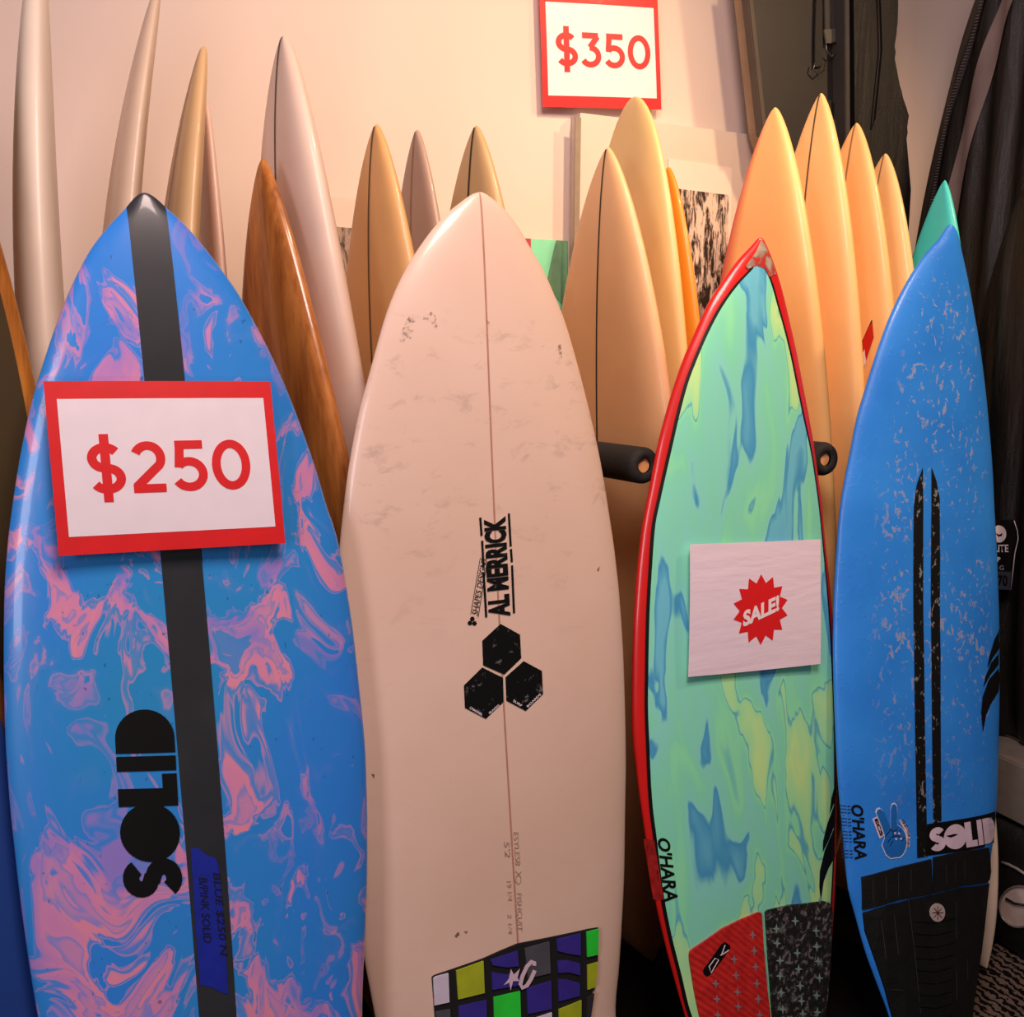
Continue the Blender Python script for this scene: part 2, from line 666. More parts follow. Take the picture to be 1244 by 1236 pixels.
class Board:
    """local axes: x across, z along (tail 0, nose L), -y out of the face that looks at the room"""

    def __init__(self, L, th=0.06, rn=0.10, rt=0.03, dp=2.4, dq=0.55, up=0.55):
        self.L, self.th, self.rn, self.rt, self.dp, self.dq, self.up = L, th, rn, rt, dp, dq, up
        self.ripple = None

    def rocker(self, a):
        am = 0.42 * self.L
        if a > am:
            return self.rn * ((a - am) / (self.L - am)) ** 2.3
        return self.rt * ((am - a) / am) ** 2

    def thick(self, a):
        x = abs(2 * a / self.L - 1)
        return self.th * max(0.0, (1 - min(x, 1) ** 3.2)) ** 0.6 + 0.006

    def edges(self, a):
        return self.left(a), self.right(a)

    def face_c(self, a, b):
        l, r = self.edges(a)
        hw = max((r - l) / 2, 1e-5)
        u = max(-1, min(1, (b - (l + r) / 2) / hw))
        t = min(self.thick(a), hw * 1.1 + 0.003)
        c = self.rocker(a) + t * self.up * (1 - abs(u) ** self.dp) ** self.dq
        if self.ripple:
            c += self.ripple(a, b, u)
        return c

    def p(self, a, b, off=0.0):
        return Vector((b, -(self.face_c(a, b) + off), a))

    # -- placing
    def place(self, mat):
        self.mw = mat
        self.inv = mat.inverted()

    def ab(self, px, py, frac=None):
        """pixel -> (a, b) on the face (or on the plane at a fraction of the thickness)"""
        o = self.inv @ CAM
        d = self.inv.to_3x3() @ ray(px, py)
        c = 0.0
        for _ in range(14):
            t = (-c - o.y) / d.y
            q = o + d * t
            a = min(max(q.z, 0.0), self.L)
            if frac is None:
                c = self.face_c(a, q.x)
            else:
                c = self.rocker(a) + frac * self.thick(a)
        return q.z, q.x

    def build(self, mat, parent, ns=110, nu=28):
        L = self.L
        verts, faces, along, across = [], [], [], []
        ss = [0.5 - 0.5 * math.cos(math.pi * i / ns) for i in range(ns + 1)]
        ring = 4 * nu
        for s in ss:
            a = s * L
            a = min(max(a, 1e-4), L - 1e-5)
            l, r = self.edges(a)
            hw = max((r - l) / 2, 1e-4)
            mid = (l + r) / 2
            t = min(self.thick(a), hw * 1.1 + 0.003)
            for k in range(ring):
                ph = 2 * math.pi * k / ring
                u = -math.cos(ph)
                b = mid + u * hw
                if k <= ring // 2:
                    c = self.face_c(a, b)
                else:
                    c = self.rocker(a) - t * (1 - self.up) * (1 - abs(u) ** 3.0) ** 0.5
                verts.append((b, -c, a))
                along.append(s)
                across.append(u)
        for i in range(ns):
            for k in range(ring):
                k2 = (k + 1) % ring
                faces.append((i * ring + k, i * ring + k2, (i + 1) * ring + k2, (i + 1) * ring + k))
        faces.append(tuple(range(ring))[::-1])
        faces.append(tuple(ns * ring + k for k in range(ring)))
        o = mesh_obj('board_body', verts, faces, mat, parent)
        for nm, dat in (('along', along), ('across', across)):
            at = o.data.attributes.new(nm, 'FLOAT', 'POINT')
            at.data.foreach_set('value', dat)
        return o

    # -- things painted or glued on the face
    def strip(self, name, fl, fr, a0, a1, mat, parent, off=0.0012, n=90, cols=6, dense_end=True):
        verts, faces = [], []
        for i in range(n + 1):
            s = i / n
            if dense_end:
                s = math.sin(s * math.pi / 2)
            a = a0 + (a1 - a0) * s
            l, r = fl(a), fr(a)
            for j in range(cols + 1):
                verts.append(self.p(a, l + (r - l) * j / cols, off))
        for i in range(n):
            for j in range(cols):
                k = i * (cols + 1) + j
                faces.append((k, k + 1, k + cols + 2, k + cols + 1))
        return mesh_obj(name, verts, faces, mat, parent)

    def quad_map(self, c, off):
        """unit square -> face, from four pixels: origin, x end, far corner, y end"""
        P = [self.ab(*q) for q in c]

        def fn(x, y):
            w = [(1 - x) * (1 - y), x * (1 - y), x * y, (1 - x) * y]
            a = sum(wi * pi[0] for wi, pi in zip(w, P))
            b = sum(wi * pi[1] for wi, pi in zip(w, P))
            return self.p(a, b, off)
        return fn

    def decal(self, name, bm, quad, mat, parent, off=0.0014, nx=6, ny=6):
        return map_bm(name, bm, self.quad_map(quad, off), mat, parent, nx, ny)

    def poly(self, name, pix, mat, parent, off=0.0014, thick=0.0, nx=4, ny=4):
        """closed outline given in pixels, laid on the face"""
        P = [self.ab(*q) for q in pix]
        P = [(max(a, 0.02), b) for a, b in P]
        bm = bmesh.new()
        poly_add(bm, [(b, a) for a, b in P])
        bmesh.ops.triangulate(bm, faces=bm.faces[:])
        if thick:
            f0 = lambda x, y: self.p(y, x, off)
            return map_bm(name, bm, f0, mat, parent, nx, ny, thick, (0, -1, 0))
        return map_bm(name, bm, lambda x, y: self.p(y, x, off), mat, parent, nx, ny)

    def line(self, name, pix, width, mat, parent, off=0.0016, closed=False):
        P = [self.ab(*q) for q in pix]
        bm = bmesh.new()
        stroke_add(bm, [(b, a) for a, b in P], width, closed)
        return map_bm(name, bm, lambda x, y: self.p(y, x, off), mat, parent)


def front_board(nose, ny, lean, yaw, low, rn, th, left, right, tail_w, lfrac, rfrac, tail_left=None):
    """a board leaning deck-forward on the rack; outline read off the photo, tail standing on the floor"""
    N = at_y(nose[0], nose[1], ny)
    ex = Vector((math.cos(yaw), math.sin(yaw), 0))
    ez = Vector((-math.sin(yaw) * math.sin(lean), math.cos(yaw) * math.sin(lean), math.cos(lean)))
    ey = ez.cross(ex)
    N0 = N + ey * rn
    d = ray(*low)
    t = (N0 - CAM).dot(ey) / d.dot(ey)
    P = CAM + d * t
    ez = (N0 - P).normalized()
    ex = ey.cross(ez).normalized()
    L = N0.z / ez.z
    B = Board(L, th, rn, 0.02)
    T = N0 - ez * L
    m = Matrix((ex, ey, ez)).transposed().to_4x4()
    m.translation = T
    B.place(m)
    B.left = lambda a: 0
    B.right = lambda a: 0
    out = []
    for pts, fr in ((left, lfrac), (right, rfrac)):
        q = [B.ab(x, y, fr) for x, y in pts]
        q = [(a, b) for a, b in q if a < L - 0.004]
        q.sort()
        amin, bmin = q[0]
        sgn = -1 if bmin < 0 else 1
        xs = [math.sqrt(max(L - a, 0)) for a, b in q][::-1]
        ys = [b for a, b in q][::-1]
        xs = [0.0] + xs
        ys = [0.0] + ys
        # carry the curve on to the tail
        for f in (0.66, 0.33, 0.08):
            a = amin * f
            k = 1 - f
            xs.append(math.sqrt(L - a))
            ys.append(bmin + (sgn * tail_w - bmin) * k ** 1.3)
        xs.append(math.sqrt(L))
        ys.append(sgn * tail_w * 0.75)
        f = interp(xs, ys)
        out.append(lambda a, f=f: f(math.sqrt(max(L - a, 0.0))))
    B.left, B.right = out
    return B


def lift(root, body):
    """stand a board on the floor"""
    bpy.context.view_layer.update()
    zmin = min((body.matrix_world @ v.co).z for v in body.data.vertices)
    root.location.z -= zmin
    bpy.context.view_layer.update()


# ------------------------------------------------------------------ room
def room():
    bm = bmesh.new()
    box_bm(bm, (-4, -4, -0.1), (6, 2.65, 0))
    k = NT('dark_carpet')
    v = k.coords()
    k.color(k.ramp(k.noise(v, 240, 3).outputs['Fac'], [(0.3, lin('#070606')), (0.7, lin('#171311'))]))
    k.surf(0.95, spec=0.1)
    tag(bm_obj('floor', bm, k.m), kind='structure')
    bm = bmesh.new()
    box_bm(bm, (-4, 2.55, 0), (6, 2.65, 3.4))
    tag(bm_obj('wall_back', bm, wall_paint()), kind='structure')


room()

# ------------------------------------------------------------------ front boards
ID = math.radians


def root_for(B, label, name='surfboard', group=None):
    return empty(name, B.mw, label, 'surfboard', group)


def make_board1():
    left = [(151.7, 254), (131, 276), (109, 305), (96, 329), (83, 356.6), (67.7, 396), (54.6, 435), (38, 490), (26.7, 542), (16, 606.5), (9, 663), (5.3, 720), (4.5, 777), (5, 851), (7.8, 922), (13.4, 993), (21, 1063.6), (32.5, 1152), (46, 1236)]
    right = [(201.7, 252.6), (221, 270), (241.7, 292.6), (264.4, 322), (287, 353.5), (308, 390), (328.7, 430), (349.6, 477), (367, 522), (384.4, 572.7), (396.6, 614.5), (409, 652), (422, 720), (431, 784), (437, 840), (443, 900), (445.5, 964), (446, 1061), (444, 1125), (440, 1221)]
    B = front_board((175, 235), 1.70, ID(10), 0, (264.5, 1236), 0.06, 0.062, left, right, 0.17, 0.0, 0.0)
    R = root_for(B, 'blue surfboard with pink resin swirls and a black centre stripe, under the $250 sign')
    body = B.build(marble_blue(), R)
    # black centre stripe, straight down the deck
    sl = [(153, 253), (163, 324), (169, 394), (174, 460), (195, 670.5), (201, 738), (208, 827), (211.5, 869), (226, 1028), (241.6, 1236)]
    sr = [(200.5, 253), (207, 292), (212.4, 333), (220, 420), (223, 460), (244.6, 670), (251, 738), (257, 827), (260, 869), (274, 1028), (287, 1236)]
    la = sorted(B.ab(*q) for q in sl)
    ra = sorted(B.ab(*q) for q in sr)
    pl = np.polyfit([a for a, b in la], [b for a, b in la], 2)
    pr = np.polyfit([a for a, b in ra], [b for a, b in ra], 2)
    fl = lambda a: max(float(np.polyval(pl, a)), B.left(a) + 0.0005)
    fr = lambda a: min(float(np.polyval(pr, a)), B.right(a) - 0.0005)
    o = B.strip('centre_stripe', fl, fr, 0.02, B.L - 0.0006, STRIPE, R, 0.0010, 160, 10)
    tag(o, 'charcoal black centre stripe')
    o = B.decal('logo', solid_bm(), [(223, 1089), (210, 861), (138, 863), (150, 1091)], BLACK, R, 0.0014, 10, 5)
    tag(o, 'black SOLID lettering')
    # masking tape with a scrawl
    tp = plain('blue_masking_tape', '#1a2a9c', 0.5, nscale=60)
    t = B.poly('tape', [(231.5, 1031), (240, 1030), (250, 1038), (262, 1043), (265, 1050), (266, 1058), (272, 1120), (277, 1208), (270, 1206), (258, 1200), (243, 1196), (237, 1120)], tp, R, 0.0018)
    tag(t, 'torn strip of blue masking tape with black handwriting')
    ink = plain('marker_ink', '#0b0d2e', 0.6)
    for s, q in (('BLUE $250 N', [(257, 1060), (266, 1162), (276, 1161), (267, 1059)]), ('B/PINK SOLID', [(241, 1066), (247, 1146), (257, 1145), (251, 1065)])):
        bmt = norm_bm(text_bm(s, 0.01, 0.2))
        B.decal('handwriting', bmt, q, ink, t, 0.0024, 5, 2)
    return B, R


def make_board2():
    left = [(562, 244), (542, 260), (520, 285), (500, 314), (482.5, 346), (468, 382), (456.6, 420.6), (446, 459.5), (435.6, 497), (427.5, 537), (420.5, 579), (415.5, 620), (411, 665), (407.5, 735), (406, 800), (407, 870), (410, 940), (416, 1010), (425, 1075), (434.5, 1130), (445, 1185), (454.7, 1236)]
    right = [(597, 241), (610, 252), (626.5, 272), (642.7, 299), (659, 327), (672, 356), (685, 388), (696, 424), (707.4, 466), (717, 505), (725, 540), (733, 582), (739, 620), (746, 667.5), (753, 735), (756.4, 786), (758.8, 853), (760, 920), (759, 996), (758, 1061), (755, 1125), (752, 1173), (748, 1236)]
    B = front_board((583, 234), 1.74, ID(9), 0, (628, 1146), 0.07, 0.062, left, right, 0.20, -0.1, 0.0)
    R = root_for(B, 'worn cream surfboard with black hexagon logo and multicoloured tail pad')
    body = B.build(worn_white(), R)
    st = plain('stringer_line', '#ba8770', 0.5)
    aT = B.ab(628, 1146)[0]
    pts = sorted(B.ab(*q) for q in [(583, 236), (586, 262), (589, 343), (593, 446.5), (598, 592), (614.8, 900), (621, 996.5), (628, 1146)])
    pp = np.polyfit([a for a, b in pts], [b for a, b in pts], 2)
    f = lambda a: float(np.polyval(pp, a))
    tag(B.strip('stringer', lambda a: f(a) - 0.0015, lambda a: f(a) + 0.0015, aT - 0.3, B.L - 0.002, st, R, 0.0009, 120, 2), 'thin brown centre stringer line')
    # lettering
    tag(B.decal('lettering', norm_bm(text_bm('AL MERRICK', 0.05)), [(620, 748), (614, 627), (587, 630), (593, 751)], BLACK, R, 0.0016, 10, 4), 'black AL MERRICK lettering')
    for p in ([(583, 629), (584.6, 651)], [(585.3, 657), (587, 690)], [(587, 695), (590.3, 750)], [(617.7, 624), (620, 664)], [(620.2, 667), (621.4, 683)], [(621.6, 687), (624, 745)]):
        B.line('rule', p, 0.0042, BLACK, R)
    B.decal('lettering', norm_bm(text_bm('SHAPES DESIGNS', 0.0, 0.1)), [(580, 748), (591, 680), (584.5, 678), (573, 746)], BLACK, R, 0.0016, 6, 2)
    B.line('rule', [(571.6, 746), (583, 678)], 0.0012, BLACK, R)
    B.line('rule', [(580.4, 750), (591.6, 682)], 0.0012, BLACK, R)
    for dx, dy in ((0, -3), (-2.8, 2), (2.6, 2.4)):
        B.poly('small_hexagon', [(573.4 + dx + 3 * math.cos(t * math.pi / 3), 755 + dy + 3 * math.sin(t * math.pi / 3)) for t in range(6)], BLACK, R)
    hx = NT('scratched_black_hexagon')
    v = hx.coords()
    sc = hx.noise(hx.warp(v, 30, 0.03, 3), 70, 3, 0.6)
    hx.color(hx.ramp(sc.outputs['Fac'], [(0.62, lin('#0d0e0f')), (0.72, lin('#6d6a68'))]))
    hx.surf(0.4)
    S = lambda x, y: (540 + x / 4.578, 610 + y / 4.578)
    for hp in ([(310, 678), (418, 738), (425, 868), (330, 960), (213, 908), (208, 772)], [(208, 920), (324, 978), (326, 1112), (228, 1206), (112, 1145), (106, 1020)], [(438, 885), (540, 940), (546, 1068), (450, 1162), (342, 1105), (337, 975)]):
        h = B.poly('hexagon', [S(*q) for q in hp], hx.m, R, 0.0014)
    for s, q in (('CHANNEL', [(135, 1148), (205, 1190), (212, 1178), (142, 1136)]), ('ISLANDS', [(250, 1180), (305, 1132), (297, 1124), (242, 1172)]), ('SURF', [(378, 1110), (425, 1140), (430, 1128), (383, 1098)]), ('BOARDS', [(462, 1142), (536, 1072), (527, 1064), (453, 1134)])):
        B.decal('small_lettering', norm_bm(text_bm(s, 0.02)), [S(*p) for p in q], WHITE, R, 0.0020, 3, 1)
    # pencil notes by the stringer
    pen = plain('pencil', '#b0917f', 0.8)
    S2 = lambda x, y: (400 + x / 3.11, 900 + y / 3.11)
    for s, q in (("ESYLES8", [(694, 345), (702, 470), (720, 469), (712, 344)]), ("FISHCUIT", [(707, 575), (712, 720), (728, 720), (724, 574)]), ("5'2", [(658, 380), (663, 440), (684, 439), (678, 379)]), ('19 1/4', [(668, 530), (674, 605), (690, 604), (685, 529)]), ('2 1/4', [(672, 655), (676, 730), (690, 729), (686, 654)])):
        B.decal('pencil_note', norm_bm(text_bm(s, -0.008, 0.1)), [S2(*p) for p in q], pen, R, 0.0016, 4, 2)
    B.line('pencil_note', [S2(*p) for p in [(702, 492), (722, 515), (722, 535), (712, 542), (702, 530), (706, 512), (724, 494)]], 0.0012, pen, R)
    # dark rub marks on the left of the nose
    rub = plain('rub_mark', '#80665a', 0.7)
    S3 = lambda x, y: (400 + x / 3.09, 220 + y / 3.09)
    sc2 = NT('dark_scuff')
    v = sc2.coords()
    f = sc2.ramp(sc2.noise(sc2.warp(v, 60, 0.02, 3), 120, 5, 0.7).outputs['Fac'], [(0.50, (0, 0, 0, 1)), (0.64, (0.6, 0.6, 0.6, 1))])
    sc2.color(lin('#6a5145'))
    sc2.surf(0.7)
    tr = sc2.n('ShaderNodeBsdfTransparent')
    mx = sc2.n('ShaderNodeMixShader')
    sc2.l(f, mx.inputs[0])
    sc2.l(tr.outputs[0], mx.inputs[1])
    sc2.l(sc2.b.outputs[0], mx.inputs[2])
    sc2.l(mx.outputs[0], sc2.out.inputs['Surface'])
    for q in ([(262, 600), (272, 560), (285, 530), (300, 505), (330, 498), (345, 510), (325, 525), (312, 545), (318, 575), (300, 598), (282, 606)], [(365, 500), (385, 490), (402, 512), (408, 545), (398, 556), (380, 530), (366, 520)], [(345, 512), (365, 505), (368, 518), (350, 522)], [(588, 520), (606, 535), (604, 548), (594, 546)], [(850, 620), (868, 612), (874, 660), (858, 690)]):
        tag(B.poly('scuff', [S3(*p) for p in q], sc2.m, R, 0.0012), 'dark rubbed scuff')
    for q in [[(725, 692), (728, 688), (727, 694)], [(552, 1137), (556, 1132), (558, 1135), (554, 1139)], [(451, 940), (455, 941), (454, 945)], [(563, 1132), (567, 1131), (567, 1134)]]:
        B.poly('rub_mark', q, rub, R)
    # tail pad
    S4 = lambda x, y: (510 + x / 5.409, 1116 + y / 5.409)
    padm = plain('black_pad_foam', '#0b0b0c', 0.85, bump=0.3, bscale=500)
    pad = B.poly('tail_pad', [S4(*p) for p in [(76, 385), (90, 372), (175, 343), (410, 262), (530, 208), (640, 163), (850, 122), (1100, 68), (1166, 58), (1163, 270), (1100, 660), (1040, 1050), (150, 1050), (95, 640)]], padm, R, 0.0005, 0.004, 8, 6)
    cols = dict(w=plain('pad_white', '#d9cfe0', 0.7), l=plain('pad_lime', '#a9b81e', 0.7), p=plain('pad_purple', '#35278f', 0.7), g=plain('pad_grey', '#4b4c55', 0.7), n=plain('pad_green', '#27e03a', 0.7), d=plain('pad_dark_grey', '#2c2a2e', 0.7))
    blocks = [('w', [(80, 387), (95, 374), (178, 352), (185, 540), (88, 562)]), ('l', [(230, 335), (408, 272), (416, 480), (243, 522)]), ('p', [(455, 265), (632, 205), (640, 305), (560, 312), (470, 298)]), ('p', [(462, 345), (560, 362), (640, 350), (640, 430), (468, 460)]), ('g', [(680, 190), (840, 145), (848, 350), (700, 385)]), ('p', [(888, 130), (1045, 92), (1045, 235), (960, 222), (895, 205)]), ('p', [(893, 272), (960, 268), (1042, 288), (1042, 365), (970, 345), (900, 350)]), ('p', [(898, 392), (960, 395), (1040, 418), (1040, 500), (903, 535)]), ('n', [(1085, 82), (1164, 62), (1160, 230), (1090, 245)]), ('l', [(1090, 300), (1157, 280), (1145, 440), (1092, 460)]), ('d', [(1090, 515), (1135, 485), (1110, 655), (1085, 660)]), ('g', [(94, 605), (190, 588), (194, 760), (112, 770)]), ('p', [(245, 568), (428, 528), (432, 720), (252, 750)]), ('n', [(475, 510), (648, 470), (653, 640), (480, 675)]), ('p', [(692, 450), (852, 403), (856, 585), (700, 618)]), ('w', [(705, 660), (856, 610), (862, 800), (712, 830)]), ('l', [(903, 590), (1050, 530), (1050, 720), (905, 770)]), ('l', [(482, 720), (655, 680), (660, 860), (488, 890)]), ('p', [(252, 800), (432, 770), (436, 960), (258, 980)])]
    for c, q in blocks:
        bl = B.poly('pad_block', [S4(*p) for p in q], cols[c], pad, 0.0040, 0.0035, 2, 2)
    # star and C badge on the pad
    bm = bmesh.new()
    poly_add(bm, [(645 - 0, 318), (628, 378), (640, 400), (600, 400), (583, 463), (575, 410), (537, 428), (572, 385), (585, 320), (605, 358)])
    stroke_add(bm, [(738, 300), (740, 280), (722, 272), (690, 305), (660, 370), (648, 420), (660, 445), (690, 430), (718, 385), (742, 330)], 26)
    badge = NT('pink_white_badge')
    badge.color(lin('#dcc3cd'))
    badge.surf(0.4)
    map_bm('pad_badge', bm, lambda x, y: (lambda ab: B.p(ab[0], ab[1], 0.0085))(B.ab(*S4(x, y))), badge.m, pad)
    return B, R


def make_board3():
    left = [(911.4, 298), (891.6, 318), (871.7, 343.6), (853, 372), (837.8, 403), (823.6, 434), (810.9, 468), (799.5, 505), (790, 540), (781, 585), (770.7, 638), (764.5, 690.6), (760.5, 746), (758.4, 807), (758.4, 890), (762.5, 927), (768.6, 973), (776, 1022), (785, 1080), (799, 1141), (814.4, 1196), (826.6, 1235)]
    right = [(931, 298), (941, 321), (951, 352), (961, 392), (969.4, 428.5), (976.5, 465), (983.6, 502), (990.7, 542), (996, 581), (1000.6, 615), (1004, 654), (1010.5, 715), (1015, 777), (1017, 838), (1018.5, 900), (1018.5, 952), (1018.4, 1013), (1017, 1068), (1013, 1135), (1008, 1196), (1003.8, 1236)]
    B = front_board((923.3, 289), 1.74, ID(9), 0, (925.5, 1109), 0.09, 0.062, left, right, 0.14, -0.45, 0.1)
    R = root_for(B, 'red-railed surfboard with marbled green and teal deck, holding the SALE sheet')
    redr = plain('red_rail_resin', '#d81f1c', 0.32, coat=0.4, var=0.06, nscale=6)
    body = B.build(redr, R)
    il = [(913.5, 327), (897, 344.5), (877, 372), (863, 397.4), (849, 428.5), (835, 465), (825, 502), (816.5, 539), (809, 572), (801.5, 606), (795, 638), (791, 690.6), (788, 746), (786.7, 807), (786.7, 880), (789, 936), (792, 982), (796, 1013), (805, 1086), (814.4, 1135), (826.6, 1184), (840, 1236)]
    ir = [(928, 325), (935.5, 341), (945.4, 375), (954, 406), (962, 440), (969.4, 477), (976.5, 511), (985, 550), (990.7, 587), (997, 640), (1004, 715), (1009, 790), (1012, 860), (1013, 950), (1012.5, 1013), (1010, 1075), (1006, 1135), (1000, 1196), (996, 1236)]

    def edge(pts, sgn, bot):
        q = sorted(B.ab(*p) for p in pts)
        a0 = q[-1][0]
        return a0, interp([0.0] + [a for a, b in q], [bot] + [b for a, b in q])
    aL, f1 = edge(il, -1, -0.05)
    aR, f2 = edge(ir, 1, 0.08)
    aN = max(aL, aR) - 0.004
    tip = B.ab(920, 316)
    fl = lambda a: f1(a) if a < aN else f1(aN) + (tip[1] - f1(aN)) * (a - aN) / (tip[0] - aN)
    fr = lambda a: f2(a) if a < aN else f2(aN) + (tip[1] - f2(aN)) * (a - aN) / (tip[0] - aN)
    tag(B.strip('deck_inlay', fl, fr, 0.03, tip[0], marble_green(), R, 0.0010, 120, 30), 'marbled green and teal deck panel')
    tag(B.strip('pinline', lambda a: fl(a) - 0.0055, lambda a: fl(a) + 0.001, 0.03, tip[0] - 0.012, BLACK, R, 0.0014, 120, 2), 'black pinline beside the red rail')
    tag(B.strip('pinline', lambda a: fr(a) - 0.001, lambda a: min(fr(a) + 0.0045, B.right(a) - 0.001), 0.03, tip[0] - 0.012, BLACK, R, 0.0014, 120, 2), 'black pinline beside the red rail')
    # worn, repaired nose
    worn = NT('worn_nose_resin')
    v = worn.coords()
    worn.color(worn.ramp(worn.noise(worn.warp(v, 20, 0.05), 55, 4, 0.6).outputs['Fac'], [(0.42, lin('#b02a24')), (0.52, lin('#8f7668')), (0.66, lin('#a89a88'))]))
    worn.surf(0.5)
    tag(B.poly('nose_repair', [(924, 291), (930, 300), (938, 318), (942, 333), (934, 337), (929, 327), (919, 323), (908, 327), (905, 324), (918, 306)], worn.m, R, 0.0018, nx=5, ny=5), 'grey worn repair patch')
    # brand lettering along the rail, swoosh on the other
    tag(B.decal('lettering', norm_bm(text_bm("O'HARA", 0.03, 0.15)), [(797.5, 1018), (806, 1096), (824, 1094), (813, 1018)], BLACK, R, 0.0020, 6, 3), "black O'HARA lettering")
    sm = plain('rail_sticker_red', '#a8221f', 0.35, nscale=60, var=0.4)
    tag(B.poly('rail_sticker', [(781, 1019), (794, 1021), (806, 1093), (793, 1093)], sm, R, 0.0018), 'dark red rubbed rail sticker')
    S = lambda x, y: (680 + x / 3.274, 860 + y / 3.274)
    for q in ([(1096, 285), (1078, 360), (1070, 425), (1088, 380), (1098, 345)], [(1094, 370), (1062, 460), (1045, 530), (1044, 575), (1070, 520), (1094, 455)], [(1090, 475), (1052, 565), (1032, 650), (1030, 710), (1036, 768), (1048, 690), (1066, 640), (1092, 590)]):
        tag(B.poly('swoosh', [S(*p) for p in q], BLACK, R, 0.0018), 'black swoosh blade')
    # two-colour tail pad
    S2 = lambda x, y: (820 + x / 5.924, 1080 + y / 5.924)
    pad = B.poly('tail_pad', [S2(*p) for p in [(94, 470), (98, 448), (120, 428), (330, 283), (470, 215), (590, 165), (608, 168), (614, 190), (625, 400), (650, 700), (682, 960), (700, 1250), (270, 1250), (205, 1050), (160, 880), (128, 720), (95, 510)]], red_pad(), R, 0.0012, 0.005, 8, 8)
    tag(pad, 'red ribbed half of the tail pad')
    pad2 = B.poly('tail_pad', [S2(*p) for p in [(640, 170), (650, 152), (800, 115), (1060, 85), (1095, 95), (1115, 120), (1122, 180), (1112, 450), (1085, 800), (1065, 1000), (1050, 1250), (730, 1250), (690, 900), (660, 500)]], camo_pad(), R, 0.0012, 0.005, 8, 8)
    tag(pad2, 'black and grey camouflage half of the tail pad')
    stg = plain('pad_star_grey', '#8f7f86', 0.6)
    stc = plain('pad_star_teal', '#7f9c92', 0.6)

    def star(cx, cy, r):
        return [S2(cx + (r if i % 2 == 0 else r * 0.32) * math.cos(i * math.pi / 4) * 0.8, cy + (r if i % 2 == 0 else r * 0.32) * math.sin(i * math.pi / 4)) for i in range(8)]
    for x, y in [(545, 325), (555, 440), (412, 500), (565, 555), (425, 615), (280, 675), (575, 675), (435, 735), (288, 785), (585, 785), (442, 840), (295, 900), (595, 900), (450, 950)]:
        B.poly('pad_star', star(x, y, 34), stg, pad, 0.0064, 0.0008, 1, 1)
    for x, y in [(850, 225), (1000, 295), (715, 280), (1005, 410), (720, 385), (865, 455), (740, 510), (1015, 515), (875, 570), (740, 620), (1025, 635), (885, 690), (750, 740), (1005, 760), (895, 800), (760, 860), (905, 890), (1010, 880)]:
        B.poly('pad_star', star(x, y, 36), stc, pad2, 0.0064, 0.0008, 1, 1)
    bd = B.poly('pad_badge', [S2(*p) for p in [(186, 585), (195, 565), (320, 390), (345, 375), (375, 395), (382, 420), (250, 600), (215, 622), (195, 608)]], BLACK, pad, 0.0064, 0.001, 2, 2)
    for q in ([(235, 600), (300, 500), (275, 478), (222, 548)],):
        pass
    B.line('pad_badge', [S2(*p) for p in [(228, 548), (270, 490), (296, 500), (242, 596), (228, 548)]], 0.0024, WHITE, pad, 0.0085)
    B.line('pad_badge', [S2(*p) for p in [(342, 395), (318, 462), (310, 470)]], 0.0024, WHITE, pad, 0.0085)
    B.line('pad_badge', [S2(*p) for p in [(310, 468), (340, 452), (370, 430)]], 0.0024, WHITE, pad, 0.0085)
    return B, R


